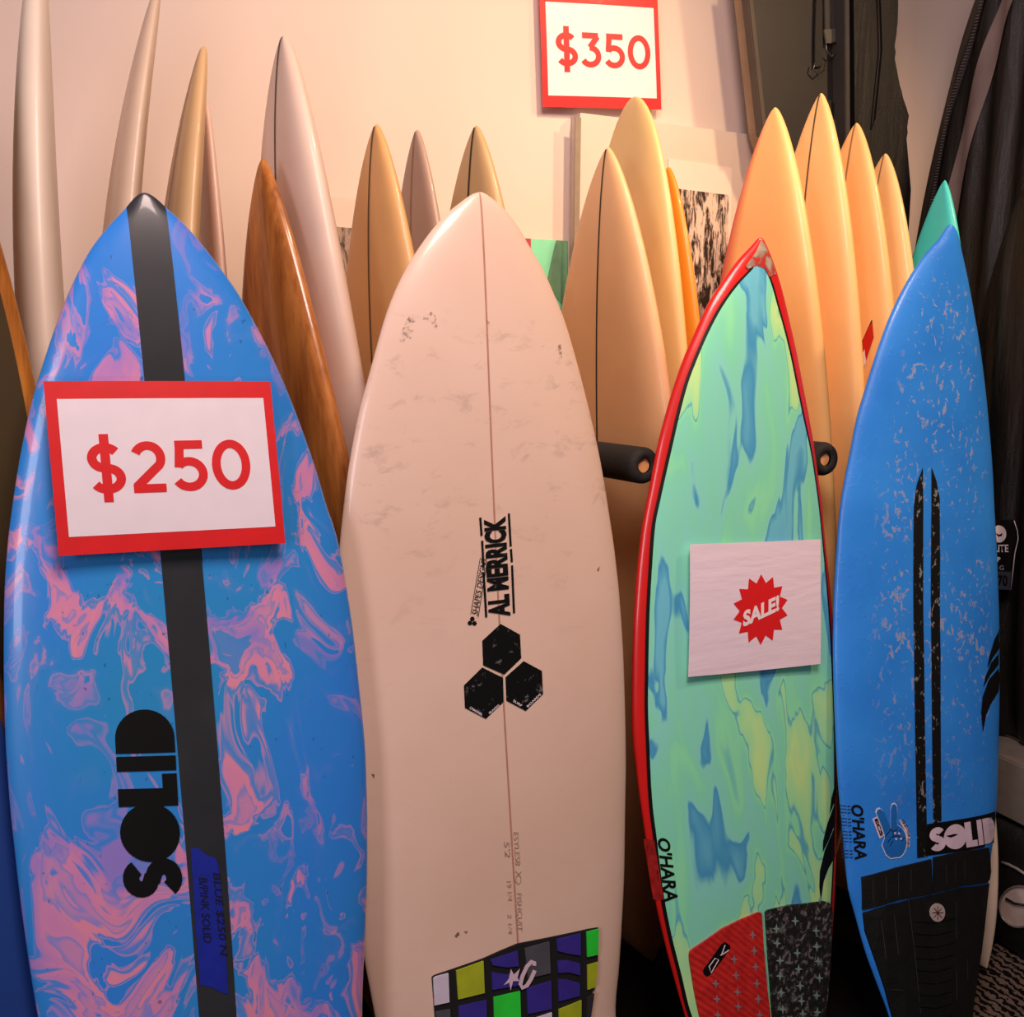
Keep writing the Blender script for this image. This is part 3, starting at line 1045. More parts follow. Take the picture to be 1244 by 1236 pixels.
def make_board4():
    left = [(1138.6, 292), (1118, 314), (1102, 335.7), (1086, 362), (1071.6, 391), (1060, 420), (1049.7, 449), (1039.5, 481), (1029, 516), (1022, 551), (1014.8, 586), (1009, 620), (1004, 680), (1001, 740), (1000.5, 800), (1002, 860), (1005, 927), (1011, 1000), (1019, 1076), (1028.5, 1112), (1042, 1157), (1057.7, 1197), (1073.5, 1236)]
    right = [(1160.4, 282), (1167.7, 306.6), (1176.4, 344.5), (1183.7, 382), (1191, 423), (1196.8, 464), (1201, 502), (1205, 545.5), (1208, 586), (1209.5, 620), (1213, 680), (1215.5, 756.5), (1216, 837.5), (1215, 896), (1213, 972.5), (1208.7, 1016), (1204.5, 1049), (1201, 1085), (1194, 1138.6), (1186, 1194), (1181, 1236)]
    B = front_board((1154, 277), 1.72, ID(12), 0, (1131, 1067), 0.13, 0.062, left, right, 0.12, -0.45, 0.1)
    R = root_for(B, 'plain blue waxed surfboard with twin black stripes, SOLID sticker and black tail pad')
    body = B.build(waxed_blue(), R)
    scr = NT('scuffed_black_stripe')
    v = scr.coords(scale=(1, 1, 0.6))
    scr.color(scr.ramp(scr.noise(scr.warp(v, 26, 0.05, 2), 85, 3, 0.6).outputs['Fac'], [(0.60, lin('#0e0f10')), (0.67, lin('#8d8c8a'))]))
    scr.surf(0.5)
    for q in ([(1120.5, 571), (1121, 620), (1121, 680), (1122, 800), (1124, 950), (1126, 1044), (1113.5, 1046), (1112, 950), (1110, 800), (1109, 680), (1109.5, 620), (1113, 592)], [(1131, 571), (1137, 588), (1141, 610), (1141.5, 680), (1142, 800), (1143, 1001), (1133, 1004), (1131, 800), (1130.5, 680), (1131, 620)]):
        tag(B.poly('stripe', q, scr.m, R, 0.0012, nx=2, ny=20), 'scuffed black deck stripe')
    S = lambda x, y: (1010 + x / 4.478, 960 + y / 4.478)
    stk = B.poly('sticker', [S(*p) for p in [(516, 200), (888, 130), (880, 300), (514, 372)]], BLACK, R, 0.0016)
    tag(stk, 'black SOLID sticker with white letters')
    lm = plain('sticker_white', '#e3cfe0', 0.45)
    B.decal('logo', solid_bm(), [S(*p) for p in [(530, 352), (876, 285), (880, 152), (528, 222)]], lm, stk, 0.0022, 8, 4)
    B.poly('logo', [S(*p) for p in [(618, 262), (640, 272), (660, 266), (684, 254), (662, 252), (640, 258)]], BLACK, stk, 0.0028)
    tag(B.decal('lettering', norm_bm(text_bm("O'HARA", 0.03, 0.15)), [(1032.5, 981), (1037.5, 1048), (1053, 1047), (1048, 981)], BLACK, R, 0.0016, 6, 3), "black O'HARA lettering")
    fine = plain('faded_lettering', '#173a6e', 0.5)
    for i, s in enumerate(('SURFBOARDS CUSTOM', 'SHAPED BY HAND', 'CALIFORNIA USA')):
        x = 41 + i * 21
        B.decal('fine_lettering', norm_bm(text_bm('|||.|||.||||..|||', 0.01)), [S(*p) for p in [(x, 100), (x + 14, 385), (x + 30, 384), (x + 16, 99)]], fine, R, 0.0016, 5, 1)
    # victory-hand sticker
    hand = [(240, 140), (246, 122), (262, 116), (280, 132), (300, 180), (318, 225), (318, 120), (324, 96), (338, 90), (350, 102), (353, 130), (353, 205), (380, 222), (396, 250), (404, 300), (398, 335), (384, 362), (366, 378), (340, 380), (318, 384), (292, 362), (272, 312), (288, 268), (268, 208)]
    cx, cy = 325, 250
    big = [(cx + (x - cx) * 1.07, cy + (y - cy) * 1.05) for x, y in hand]
    hs = B.poly('sticker', [S(*p) for p in big], plain('sticker_outline', '#dfe4ee', 0.45), R, 0.0016)
    tag(hs, 'blue victory hand sticker with white outline')
    B.poly('hand_print', [S(*p) for p in hand], plain('hand_blue', '#1f6fc6', 0.45), hs, 0.0022)
    for q in ([(285, 268), (318, 228)], [(318, 225), (330, 240), (353, 228)], [(300, 300), (322, 270), (350, 262), (372, 270)], [(330, 240), (330, 268)], [(372, 232), (360, 262)], [(312, 318), (330, 290)], [(395, 268), (378, 290)]):
        B.line('hand_print', [S(*p) for p in q], 0.0016, BLACK, hs, 0.0028)
    for x, y in ((340, 248), (362, 250), (372, 278), (346, 280)):
        B.poly('hand_print', [S(x - 5, y - 6), S(x + 6, y - 4), S(x + 5, y + 6), S(x - 5, y + 5)], lm, hs, 0.0028)
    tb = B.poly('sticker', [S(*p) for p in [(218, 172), (244, 158), (284, 262), (258, 280)]], lm, R, 0.0017)
    B.decal('small_lettering', norm_bm(text_bm('ECS', 0.05)), [S(*p) for p in [(228, 175), (262, 268), (278, 258), (244, 166)]], BLACK, tb, 0.0026, 2, 1)
    tb = B.poly('sticker', [S(*p) for p in [(362, 178), (385, 178), (410, 215), (424, 262), (420, 325), (402, 325), (404, 270), (390, 225)]], lm, R, 0.0019)
    for s, q in (('FIND', [(372, 182), (402, 226), (412, 218), (386, 176)]), ('YOUR', [(402, 226), (412, 272), (423, 268), (413, 222)]), ('FUN', [(408, 278), (406, 320), (416, 320), (420, 278)])):
        B.decal('small_lettering', norm_bm(text_bm(s, 0.03)), [S(*p) for p in q], BLACK, tb, 0.0026, 2, 1)
    # rail swoosh
    S2 = lambda x, y: (880 + x / 2.2225, 680 + y / 2.2225)
    for q in ([(742, 182), (728, 220), (714, 265), (708, 300), (724, 270), (740, 235)], [(741, 245), (718, 285), (702, 325), (697, 352), (716, 318), (740, 275)], [(740, 285), (712, 330), (695, 378), (691, 420), (696, 474), (705, 425), (718, 395), (739, 360)]):
        tag(B.poly('swoosh', [S2(*p) for p in q], BLACK, R, 0.0018), 'black swoosh blade')
    # black tail pad, its pieces and ridges
    pm = plain('black_tail_pad_rubber', '#0c0c0d', 0.62, bump=0.35, bscale=160, var=0.5, nscale=40)
    gm = plain('pad_groove_light', '#3c4148', 0.6)
    pad = B.poly('tail_pad', [S(*p) for p in [(165, 682), (300, 640), (420, 612), (540, 586), (700, 545), (848, 518), (820, 780), (772, 1120), (740, 1400), (370, 1400), (282, 1090), (210, 880), (176, 780)]], pm, R, 0.0008, 0.005, 8, 10)
    tag(pad, 'black ridged main piece of the tail pad')
    for q in ([(158, 487), (345, 435), (533, 390), (540, 578), (350, 612), (162, 664)], [(548, 380), (700, 348), (846, 326), (850, 500), (700, 535), (548, 574)]):
        tag(B.poly('tail_pad', [S(*p) for p in q], pm, R, 0.0008, 0.005, 6, 4), 'black front piece of the tail pad')
    for i in range(9):
        y = 690 + i * 66
        x0, x1 = 432 + i * 5, 660 - i * 3
        B.poly('pad_ridge', [S(x0, y + 8), S((x0 + x1) / 2, y + 14), S(x1, y - 10), S(x1, y + 14), S((x0 + x1) / 2, y + 40), S(x0, y + 34)], pm, pad, 0.0055, 0.003, 3, 1)
    for q in ([(405, 605), (440, 900), (475, 1250)], [(258, 720), (285, 930)], [(328, 690), (352, 905)], [(725, 930), (728, 1040)], [(665, 620), (668, 1150)]):
        B.line('pad_groove', [S(*p) for p in q], 0.0012, gm, pad, 0.0066)
    for q in ([(213, 500), (216, 620)], [(283, 480), (286, 605)], [(352, 460), (352, 590)], [(420, 440), (420, 560)], [(610, 420), (612, 520)], [(660, 410), (662, 510)], [(710, 400), (712, 500)]):
        B.line('pad_groove', [S(*p) for p in q], 0.0010, gm, pad, 0.0066)
    bd = B.poly('pad_badge', [S(560 + 41 * math.cos(i * math.pi / 9), 676 + 50 * math.sin(i * math.pi / 9)) for i in range(18)], plain('badge_grey', '#b9aaa4', 0.5), pad, 0.0066, 0.002, 1, 1)
    for i in range(4):
        t = i * math.pi / 4
        B.line('pad_badge', [S(560 - 30 * math.cos(t), 676 - 37 * math.sin(t)), S(560 + 30 * math.cos(t), 676 + 37 * math.sin(t))], 0.0018, plain('badge_maroon', '#4a1f24', 0.5), pad, 0.0092)
    return B, R


B1, R1 = make_board1()
B2, R2 = make_board2()
B3, R3 = make_board3()
B4, R4 = make_board4()
R4.location.z += 0.006


# ------------------------------------------------------------------ boards standing in the rack, edge to the room
def rack_board(nose, y, dx, dy, W, mat, label, rn=-0.07, th=0.055, q=0.75, tail=0.36, stringer=None, yaw=0.0, reach=0.6, nosew=0.0, name='surfboard', base=0.0, group=None, cat='surfboard', ns=70, nu=14):
    N = at_y(nose[0], nose[1], y)
    ey = Vector((math.cos(yaw), math.sin(yaw), 0))
    # tip is pushed off the centre plane by the rocker
    N0 = N + ey * rn
    T = Vector((N0.x + dx, N0.y + dy, base))
    ez = (N0 - T).normalized()
    ex = ey.cross(ez).normalized()
    ey = ez.cross(ex).normalized()
    L = (N0 - T).length
    m = Matrix((ex, ey, ez)).transposed().to_4x4()
    m.translation = T
    B = Board(L, th, rn, rn * 0.3, dp=4.5, dq=0.5, up=0.5)

    def hw(a):
        d = (L - a) / (reach * L)
        if d <= 1:
            f = nosew + (1 - nosew) * (1 - (1 - max(d, 0)) ** 2) ** q
            if nosew:
                f *= min(1, (max(d, 0) / 0.03)) ** 0.5
        else:
            x = (d - 1) / (1 / reach - 1)
            f = 1 - (1 - tail) * x ** 2.4
        return W / 2 * f
    B.left = lambda a: -hw(a)
    B.right = hw
    B.place(m)
    R = empty(name, m, label, cat, group)
    body = B.build(mat, R, ns, nu)
    lift(R, body)
    if stringer:
        tag(B.strip('stringer', lambda a: -stringer[1], lambda a: stringer[1], 0.05, L - 0.004, stringer[0], R, 0.0010, 60, 2), 'thin dark stringer line')
    return B, R


SD = plain('dark_stringer', '#4a3626', 0.5)
SM = plain('mid_stringer', '#9c7048', 0.5)
cream = foamboard('cream_white_resin', '#f2dfc9')
RB = {}
RB['A'] = rack_board((47, -70), 2.12, 0.13, -0.05, 0.54, cream, 'tall cream surfboard seen edge-on, beside the wooden one at the blue swirl board', rn=-0.10, th=0.075)
RB['A2'] = rack_board((-28, -20), 2.14, 0.1, -0.02, 0.52, foamboard('tan_resin', '#a9876a'), 'tan surfboard edge showing behind the tall cream surfboard', rn=-0.06, th=0.035)
RB['B'] = rack_board((193, -18), 2.12, 0.05, 0.0, 0.5, foamboard('greyed_cream_resin', '#d8bda4'), 'greyish cream surfboard with long curved nose, rising behind the striped blue board', rn=-0.16, th=0.05)
RB['C'] = rack_board((248, 58), 2.10, 0.06, 0.0, 0.5, foamboard('sand_resin', '#d3ad7c'), 'sand coloured surfboard with a sharp curved tip behind the striped blue board', rn=-0.13, th=0.055, stringer=(SM, 0.003))
RB['D'] = rack_board((250, 126), 2.16, 0.10, 0.06, 0.34, foamboard('pale_pink_resin', '#dcb9a5'), 'slim pale pink surfboard tip squeezed beside the sand coloured one', rn=-0.03, th=0.03, q=0.6)
RB['E'] = rack_board((346, 48), 2.10, 0.26, 0.0, 0.52, foamboard('pinkish_grey_resin', '#dcc2b2'), 'pinkish grey surfboard with dark stringer behind the brown wooden board', rn=-0.07, th=0.08, stringer=(SD, 0.003), yaw=ID(10))
RB['F'] = rack_board((320, 198), 2.03, 0.24, -0.02, 0.50, wood('brown_wood_veneer', '#8a4a1c', '#cc8440'), 'glossy brown wooden surfboard beside the striped blue board', rn=-0.05, th=0.06, q=0.8, yaw=ID(14))
RB['G'] = rack_board((458, 155), 2.08, 0.2, 0.0, 0.5, foamboard('honey_resin', '#cf9f66'), 'honey tan surfboard with a brown stringer, beside the mauve one', rn=-0.06, th=0.06, stringer=(SD, 0.0028), yaw=ID(10))
RB['H'] = rack_board((507, 160), 2.20, 0.16, 0.0, 0.46, foamboard('mauve_grey_resin', '#ab8f80'), 'mauve grey surfboard tip behind the worn cream board', rn=-0.05, th=0.045, stringer=(SM, 0.002), yaw=ID(6))
RB['I'] = rack_board((579, 155), 2.16, 0.14, 0.0, 0.48, foamboard('olive_tan_resin', '#bb9a6c'), 'olive tan surfboard tip with black stringer directly behind the worn cream nose', rn=-0.05, th=0.06, stringer=(BLACK, 0.003), yaw=ID(13))
RB['J'] = rack_board((739, 180), 2.08, 0.12, 0.02, 0.54, foamboard('peach_resin', '#e3b280'), 'peach surfboard with fine black stringer below the $350 sign', rn=-0.03, th=0.06, stringer=(BLACK, 0.0024), yaw=ID(8))
RB['K'] = rack_board((771, 119), 2.2, 0.14, 0.0, 0.54, foamboard('butter_yellow_resin', '#e0bd7e'), 'butter yellow longboard with rounded nose reaching the $350 sign', rn=-0.05, th=0.065, q=0.55, reach=0.55)
RB['L'] = rack_board((812, 205), 2.20, 0.13, 0.04, 0.46, foamboard('orange_resin', '#e08a1e'), 'bright orange surfboard sliver behind the butter yellow longboard', rn=-0.04, th=0.05, q=0.7)
RB['M1'] = rack_board((942, 132), 2.12, 0.10, -0.02, 0.50, foamboard('apricot_resin_red_rail', '#f8c07a', edge='#d8331f'), 'apricot surfboard with a red airbrushed rail behind the red-railed board', rn=-0.05, th=0.07, yaw=ID(4))
RB['M2'] = rack_board((998, 114), 2.14, 0.08, 0.0, 0.46, foamboard('apricot_resin', '#fac682'), 'apricot surfboard with dark stringer, tallest of the four in the stack', rn=-0.05, th=0.065, stringer=(SD, 0.0024), yaw=ID(4))
RB['M3'] = rack_board((1041, 150), 2.14, 0.06, 0.0, 0.48, foamboard('pale_apricot_resin', '#fac47c'), 'apricot surfboard third in the stack, with a red diamond sticker', rn=-0.05, th=0.06, stringer=(SM, 0.0024), yaw=ID(4))
RB['M4'] = rack_board((1076, 187), 2.14, 0.04, 0.0, 0.46, foamboard('light_apricot_resin', '#facb88'), 'short apricot surfboard last in the stack, beside the teal one', rn=-0.05, th=0.06, stringer=(SM, 0.002), yaw=ID(4))
RB['N'] = rack_board((1148, 219), 2.02, 0.0, 0.0, 0.40, foamboard('teal_resin', '#44dcd6'), 'teal surfboard nose between the apricot stack and the black bags', rn=-0.03, th=0.05, q=0.8)


def left_boards():
    # glossy olive deck with a wooden rail, and a blue one in front of it
    olive = foamboard('olive_glossy_resin', '#4a3c24', coat=0.8, rough=0.2)
    N = at_y(-62, 60, 1.86)
    for key, nose, y, lean, low, W, mt, railm, lab in (
            ('O', (-126, 40), 1.87, 8, (-132, 1100), 0.50, olive, wood('orange_wood_rail', '#8a4a14', '#c9812f'), 'olive surfboard with an orange wooden rail standing beside the tall cream one'),
            ('O2', (-292, 400), 1.73, 9, (-112, 1236), 0.46, foamboard('navy_resin', '#1d3f86'), wood('brown_wood_rail', '#6b3d1c', '#8a5429'), 'navy surfboard with a brown wooden rail, partly out of view')):
        N = at_y(nose[0], nose[1], y)
        ln = math.radians(lean)
        ex = Vector((1, 0, 0))
        ez = Vector((0, math.sin(ln), math.cos(ln)))
        ey = ez.cross(ex)
        N0 = N + ey * 0.04
        d = ray(*low)
        P = CAM + d * ((N0 - CAM).dot(ey) / d.dot(ey))
        ez = (N0 - P).normalized()
        ex = ey.cross(ez).normalized()
        L = N0.z / ez.z
        m = Matrix((ex, ey, ez)).transposed().to_4x4()
        m.translation = N0 - ez * L
        B = Board(L, 0.06, 0.04, 0.02)

        def hw(a, L=L, W=W):
            dd = (L - a) / (0.6 * L)
            f = (1 - (1 - max(dd, 0)) ** 2) ** 0.7 if dd <= 1 else 1 - 0.6 * ((dd - 1) / 0.667) ** 2.4
            return W / 2 * f
        B.left = lambda a, hw=hw: -hw(a)
        B.right = hw
        B.place(m)
        R = empty('surfboard', m, lab, 'surfboard')
        body = B.build(railm, R, 70, 18)
        lift(R, body)
        B.strip('deck_inlay', lambda a, hw=hw: -hw(a) + min(0.02, hw(a) * 0.5), lambda a, hw=hw: hw(a) - min(0.02, hw(a) * 0.5), 0.02, L - 0.03, mt, R, 0.0010, 70, 14)


left_boards()

# red diamond sticker on the third apricot board
B, R = RB['M3']
B.poly('sticker', [(1060, 389), (1062, 410), (1052, 440), (1040, 468), (1039, 437)], plain('diamond_red', '#c81e1a', 0.4), R, 0.0016)
B.line('sticker', [(1060, 389), (1038.5, 437), (1039.5, 468)], 0.003, BLACK, R, 0.0022)
B.poly('sticker', [(1051, 424), (1053, 440), (1047, 452), (1043, 441)], WHITE, R, 0.0022)
# pale board standing on the rug behind the blue one
BT = at_z(1203, 1194, 0.0)


# ------------------------------------------------------------------ signs
def sign(name, label, cat, corners, off_n, border, numerals, numq, y_plane=None, board=None, bow=0.004, film=True):
    """corners: tl, tr, br, bl pixels"""
    if board:
        W3 = [board.mw @ board.p(*board.ab(*c), 0.004) for c in corners]
    else:
        W3 = [at_y(c[0], c[1], y_plane) for c in corners]
    cen = sum(W3, Vector()) / 4
    nrm = (W3[3] - W3[0]).cross(W3[1] - W3[0]).normalized()
    if nrm.dot(CAM - cen) < 0:
        nrm = -nrm
    if board:
        pk = 0.0
        for i in range(9):
            for j in range(9):
                qx = corners[0][0] + (corners[1][0] - corners[0][0]) * i / 8
                qy = corners[0][1] + (corners[3][1] - corners[0][1]) * j / 8
                pk = max(pk, (board.mw @ board.p(*board.ab(qx, qy)) - cen).dot(nrm))
        off_n = pk + 0.006
    cen = cen + nrm * off_n
    R = empty(name, Matrix.Translation(cen), label, cat)

    def fn(lv):
        def f(x, y):
            p = W3[3] * (1 - x) * (1 - y) + W3[2] * x * (1 - y) + W3[1] * x * y + W3[0] * (1 - x) * y
            p = p + nrm * (off_n + lv + bow * (4 * x * (1 - x)) + bow * 0.6 * math.sin(3.1 * y + 1.2 * x))
            return p - cen
        return f

    def rect(x0, y0, x1, y1):
        bm = bmesh.new()
        poly_add(bm, [(x0, y0), (x1, y0), (x1, y1), (x0, y1)])
        return bm
    return R, fn, rect, nrm


def sign250():
    R, fn, rect, n = sign('price_sign', 'laminated $250 price sign with red border on the striped blue board', 'sign', [(50, 463), (328, 463), (346, 662), (69, 678)], 0.010, None, None, None, board=B1)
    map_bm('red_border', rect(0.008, 0.012, 0.985, 0.985), fn(0), REDP, R, 12, 8, 0.0004, n)
    map_bm('white_panel', rect(0.055, 0.115, 0.945, 0.885), fn(0.0008), WHITE, R, 12, 8)
    bm = norm_bm(price_bm('$250'))
    for v in bm.verts:
        v.co = Vector((0.155 + 0.70 * v.co.x, 0.30 + 0.385 * v.co.y, 0))
    map_bm('numerals', bm, fn(0.0014), REDP, R, 10, 6)
    tag(map_bm('laminate', rect(-0.015, -0.02, 1.012, 1.012), fn(0.0026), FILM, R, 14, 10), 'clear glossy laminate')


def sign350():
    R, fn, rect, n = sign('price_sign', 'laminated $350 price sign with red border hung on the wall', 'sign', [(653.5, -12), (797.5, -3), (801.5, 134), (658, 130.5)], 0.006, None, None, None, y_plane=2.53, bow=0.003)
    map_bm('red_border', rect(0.0, 0.0, 1, 1), fn(0), REDP, R, 8, 8, 0.0004, n)
    map_bm('white_panel', rect(0.045, 0.10, 0.96, 0.90), fn(0.0008), WHITE, R, 8, 8)
    bm = norm_bm(price_bm('$350'))
    for v in bm.verts:
        v.co = Vector((0.115 + 0.80 * v.co.x, 0.305 + 0.395 * v.co.y, 0))
    map_bm('numerals', bm, fn(0.0014), REDP, R, 8, 6)
    tag(map_bm('laminate', rect(-0.012, -0.012, 1.012, 1.012), fn(0.0026), FILM, R, 10, 10), 'clear glossy laminate')


def sale():
    R, fn, rect, n = sign('sale_sheet', 'white paper sheet with a red SALE! starburst on the red-railed board', 'sign', [(832, 661), (991, 655), (989, 805), (830, 821)], 0.012, None, None, None, board=B3, bow=0.004)
    k = NT('creased_paper')
    v = k.coords()
    k.color(lin('#ecdcea'))
    k.surf(0.6)
    vs = k.coords(scale=(0.25, 1, 1))
    k.bump(k.noise(k.warp(vs, 6, 0.06), 34, 3).outputs['Fac'], 0.35, 0.006)
    map_bm('paper', rect(0, 0, 1, 1), fn(0), k.m, R, 12, 12, 0.0004, n)
    bm = bmesh.new()
    pts = []
    for i in range(28):
        t = 2 * math.pi * i / 28 + math.pi / 2
        r = 1.0 if i % 2 == 0 else 0.76
        pts.append((0.515 + 0.212 * r * math.cos(t), 0.475 + 0.275 * r * math.sin(t)))
    poly_add(bm, pts)
    bmesh.ops.triangulate(bm, faces=bm.faces[:])
    map_bm('starburst', bm, fn(0.0012), REDP, R, 6, 6)
    bm = norm_bm(text_bm('SALE!', 0.045, 0.0))
    for v in bm.verts:
        x, y = v.co.x - 0.5, v.co.y - 0.5
        v.co = Vector((0.515 + x * 0.275, 0.465 + y * 0.125 + x * 0.13 * 0.85, 0))
    map_bm('lettering', bm, fn(0.0020), WHITE, R, 6, 4)


sign250()
sign350()
sale()


# ------------------------------------------------------------------ wall prints
def flat_print(name, label, cat, quad, y, thick, mat, parts=(), depth_mat=None):
    W3 = [at_y(c[0], c[1], y) for c in quad]
    cen = Vector(W3[3])
    R = empty(name, Matrix.Translation(cen), label, cat)
    bm = bmesh.new()
    vs = [bm.verts.new(p - cen) for p in W3]
    f = bm.faces.new(vs)
    r = bmesh.ops.extrude_face_region(bm, geom=[f])
    for v in [g for g in r['geom'] if isinstance(g, bmesh.types.BMVert)]:
        v.co += Vector((0, thick, 0))
    bm_obj('backing', bm, mat, R)
    for nm, q, m, d in parts:
        bm = bmesh.new()
        P = [at_y(c[0], c[1], y - d) - cen for c in q]
        if len(q) > 4 or nm != 'line':
            vs = [bm.verts.new(p) for p in P]
            f = bm.faces.new(vs)
            r = bmesh.ops.extrude_face_region(bm, geom=[f])
            for v in [g for g in r['geom'] if isinstance(g, bmesh.types.BMVert)]:
                v.co += Vector((0, d * 0.8, 0))
            bm_obj(nm, bm, m, R)
    return R


paper = plain('print_paper', '#d6c4b6', 0.45, var=0.02)
edgeg = plain('print_edge_grey', '#8d7f6e', 0.5)
flat_print('framed_print', 'large pale print with a black and white picture behind the apricot stack', 'picture', [(705, 137), (932, 166), (925, 420), (700, 420)], 2.50, 0.045, paper,
           [('mat_board', [(812, 193), (889, 204), (886, 400), (808, 400)], plain('print_mat', '#e8d2c6', 0.5, var=0.02), 0.003),
            ('picture', [(822, 229), (885.5, 237), (882, 390), (818, 390)], bw_print('black_white_picture', '#2b2320', '#d9c3b4', 9), 0.006),
            ('frame_edge', [(699, 142), (706, 143), (702, 420), (696, 420)], edgeg, 0.004)])
flat_print('wall_print', 'print in a clear sleeve behind the honey tan surfboard', 'picture', [(384, 238), (532, 250), (528, 470), (380, 470)], 2.53, 0.004, paper,
           [('picture', [(402, 275), (520, 285), (516, 450), (398, 450)], bw_print('dark_hair_picture', '#4a3a34', '#a08a7c', 12), 0.003)])
flat_print('wall_card', 'mint green card with red corner on the wall behind the worn cream board', 'picture', [(628, 289), (690, 293), (690, 392), (628, 392)], 2.53, 0.003, plain('mint_card', '#7fdcb2', 0.45, nscale=12),
           [('stripe', [(676, 292), (690, 293), (690, 380), (664, 345)], plain('card_green', '#5c8f70', 0.5), 0.002),
            ('stripe', [(628, 289), (645, 290), (645, 306), (628, 306)], plain('card_red', '#b23a52', 0.5), 0.002)])


# ------------------------------------------------------------------ rack with foam-covered arms
def rack():
    foam = plain('black_pipe_foam', '#191614', 0.8, bump=0.5, bscale=140)
    steel = plain('rack_tube_end', '#e8a76c', 0.45)
    rail = plain('rack_rail', '#2a2522', 0.5)
    R = empty('board_rack', Matrix.Translation((1.2, 2.5, 0)), 'black rack with foam-covered arms holding the standing surfboards', 'rack')
    O = Vector((1.2, 2.5, 0))
    bm = bmesh.new()
    box_bm(bm, (-1.25, 0.0, 1.16), (1.35, 0.035, 1.22), 0.004)
    bm_obj('rail', bm, rail, R)
    for px, py in ((783, 566), (1003, 558)):
        e = at_y(px, py, 1.765) - O
        far = Vector((e.x, -0.0, e.z - 0.03))
        bm = bmesh.new()
        # hollow foam sleeve with a rounded lip
        d = (far - e).normalized()
        h = d.cross(Vector((0, 0, 1))).normalized()
        g = d.cross(h)
        prof = [(0.0, 0.014), (-0.004, 0.018), (-0.005, 0.026), (0.0, 0.033), (0.008, 0.036), ((far - e).length, 0.036)]
        rings = []
        for s, r in prof:
            rings.append([bm.verts.new(e + d * s + (h * math.cos(t) + g * math.sin(t)) * r) for t in [2 * math.pi * k / 28 for k in range(28)]])
        for i in range(len(rings) - 1):
            for k in range(28):
                bm.faces.new((rings[i][k], rings[i][(k + 1) % 28], rings[i + 1][(k + 1) % 28], rings[i + 1][k]))
        arm = bm_obj('foam_arm', bm, foam, R, True)
        bm = bmesh.new()
        tube_bm(bm, [e + d * 0.006, far], 0.0145, 20)
        bm_obj('tube', bm, steel, arm)


rack()


# ------------------------------------------------------------------ bags on the right
def hanging_bag():
    y0 = 2.38
    face = fabric('charcoal_bag_canvas', '#24211f', rough=0.5)
    dark = fabric('black_bag_canvas', '#0d0c0c', rough=0.42, fold=0.35)
    gus = fabric('taupe_gusset', '#a08a6e', rough=0.6)
    web = fabric('grey_webbing', '#3a3734', rough=0.6)
    met = plain('gunmetal', '#6a6660', 0.35, metal=0.8)
    org = at_y(930, 165, y0)
    R = empty('board_bag', Matrix.Translation(org), 'charcoal board bag with webbing straps and taupe side, hanging above the apricot stack', 'bag')

    def panel(name, pix, y, th, m, parent=R, bev=0.0):
        P = [at_y(a, b, y) - org for a, b in pix]
        bm = bmesh.new()
        f = bm.faces.new([bm.verts.new(p) for p in P])
        r = bmesh.ops.extrude_face_region(bm, geom=[f])
        for v in [g for g in r['geom'] if isinstance(g, bmesh.types.BMVert)]:
            v.co += Vector((0, th, 0))
        if bev:
            bmesh.ops.bevel(bm, geom=bm.edges[:], offset=bev, segments=2, affect='EDGES')
        return bm_obj(name, bm, m, parent)
    # body: face panel; the side gusset is what shows on its left
    panel('front_panel', [(905, -60), (1024, -60), (1030, 240), (960, 235), (928, 163)], y0, 0.03, face, bev=0.006)
    panel('gusset', [(905.5, -60), (1080, -60), (1085, 230), (950, 228), (929, 162)], y0 + 0.022, 0.075, gus, bev=0.008)
    panel('piping', [(903, -60), (909, -60), (933, 166), (927, 164)], y0 - 0.003, 0.03, fabric('dark_taupe_piping', '#4a4037'), bev=0.002)
    sp = panel('side_pocket', [(1031, -60), (1098, -60), (1096, 30), (1091, 62), (1100, 110), (1110, 140), (1106, 160), (1112, 230), (1108, 300), (1034, 300)], y0 - 0.045, 0.11, dark, bev=0.016)
    panel('pocket_seam', [(1026, -60), (1032, -60), (1034, 300), (1028, 300)], y0 - 0.05, 0.05, web, bev=0.002)
    panel('pocket_fold', [(1066, -60), (1084, -60), (1080, 60), (1072, 130), (1060, 160), (1070, 60)], y0 - 0.055, 0.03, dark, bev=0.006)
    # straps, rings and buckle
    panel('strap', [(1000, -60), (1016, -60), (1018, 50), (1003, 52)], y0 - 0.008, 0.006, web, bev=0.001)
    panel('strap', [(1001, 36), (1019, 34), (1020, 50), (1004, 52)], y0 - 0.013, 0.006, fabric('light_webbing', '#5a554f'), bev=0.001)
    panel('strap', [(993, -60), (999, -60), (1000, 80), (990, 82), (990, 50)], y0 - 0.010, 0.006, plain('black_cord', '#0c0b0b', 0.5), bev=0.001)
    panel('strap', [(1006, 120), (1014, 126), (1008, 200), (1000, 200)], y0 - 0.010, 0.006, plain('black_cord', '#0c0b0b', 0.5), bev=0.001)
    panel('strap', [(1017, 124), (1028, 126), (1026, 158), (1014, 156)], y0 - 0.012, 0.006, fabric('light_webbing2', '#625c55'), bev=0.001)
    panel('strap', [(1012, 165), (1024, 167), (1020, 200), (1010, 200)], y0 - 0.012, 0.006, web, bev=0.001)
    for pts in ([(1003, 52), (1004, 62), (1010, 69), (1017, 62), (1018, 52), (1003, 52)], [(990, 76), (988, 84), (994, 91), (1001, 85), (1003, 74)], [(1013, 156), (1012, 164), (1022, 167), (1026, 158), (1013, 156)]):
        bm = bmesh.new()
        tube_bm(bm, [at_y(a, b, y0 - 0.016) - org for a, b in pts], 0.0022, 8)
        bm_obj('strap_ring', bm, met, R, True)


hanging_bag()


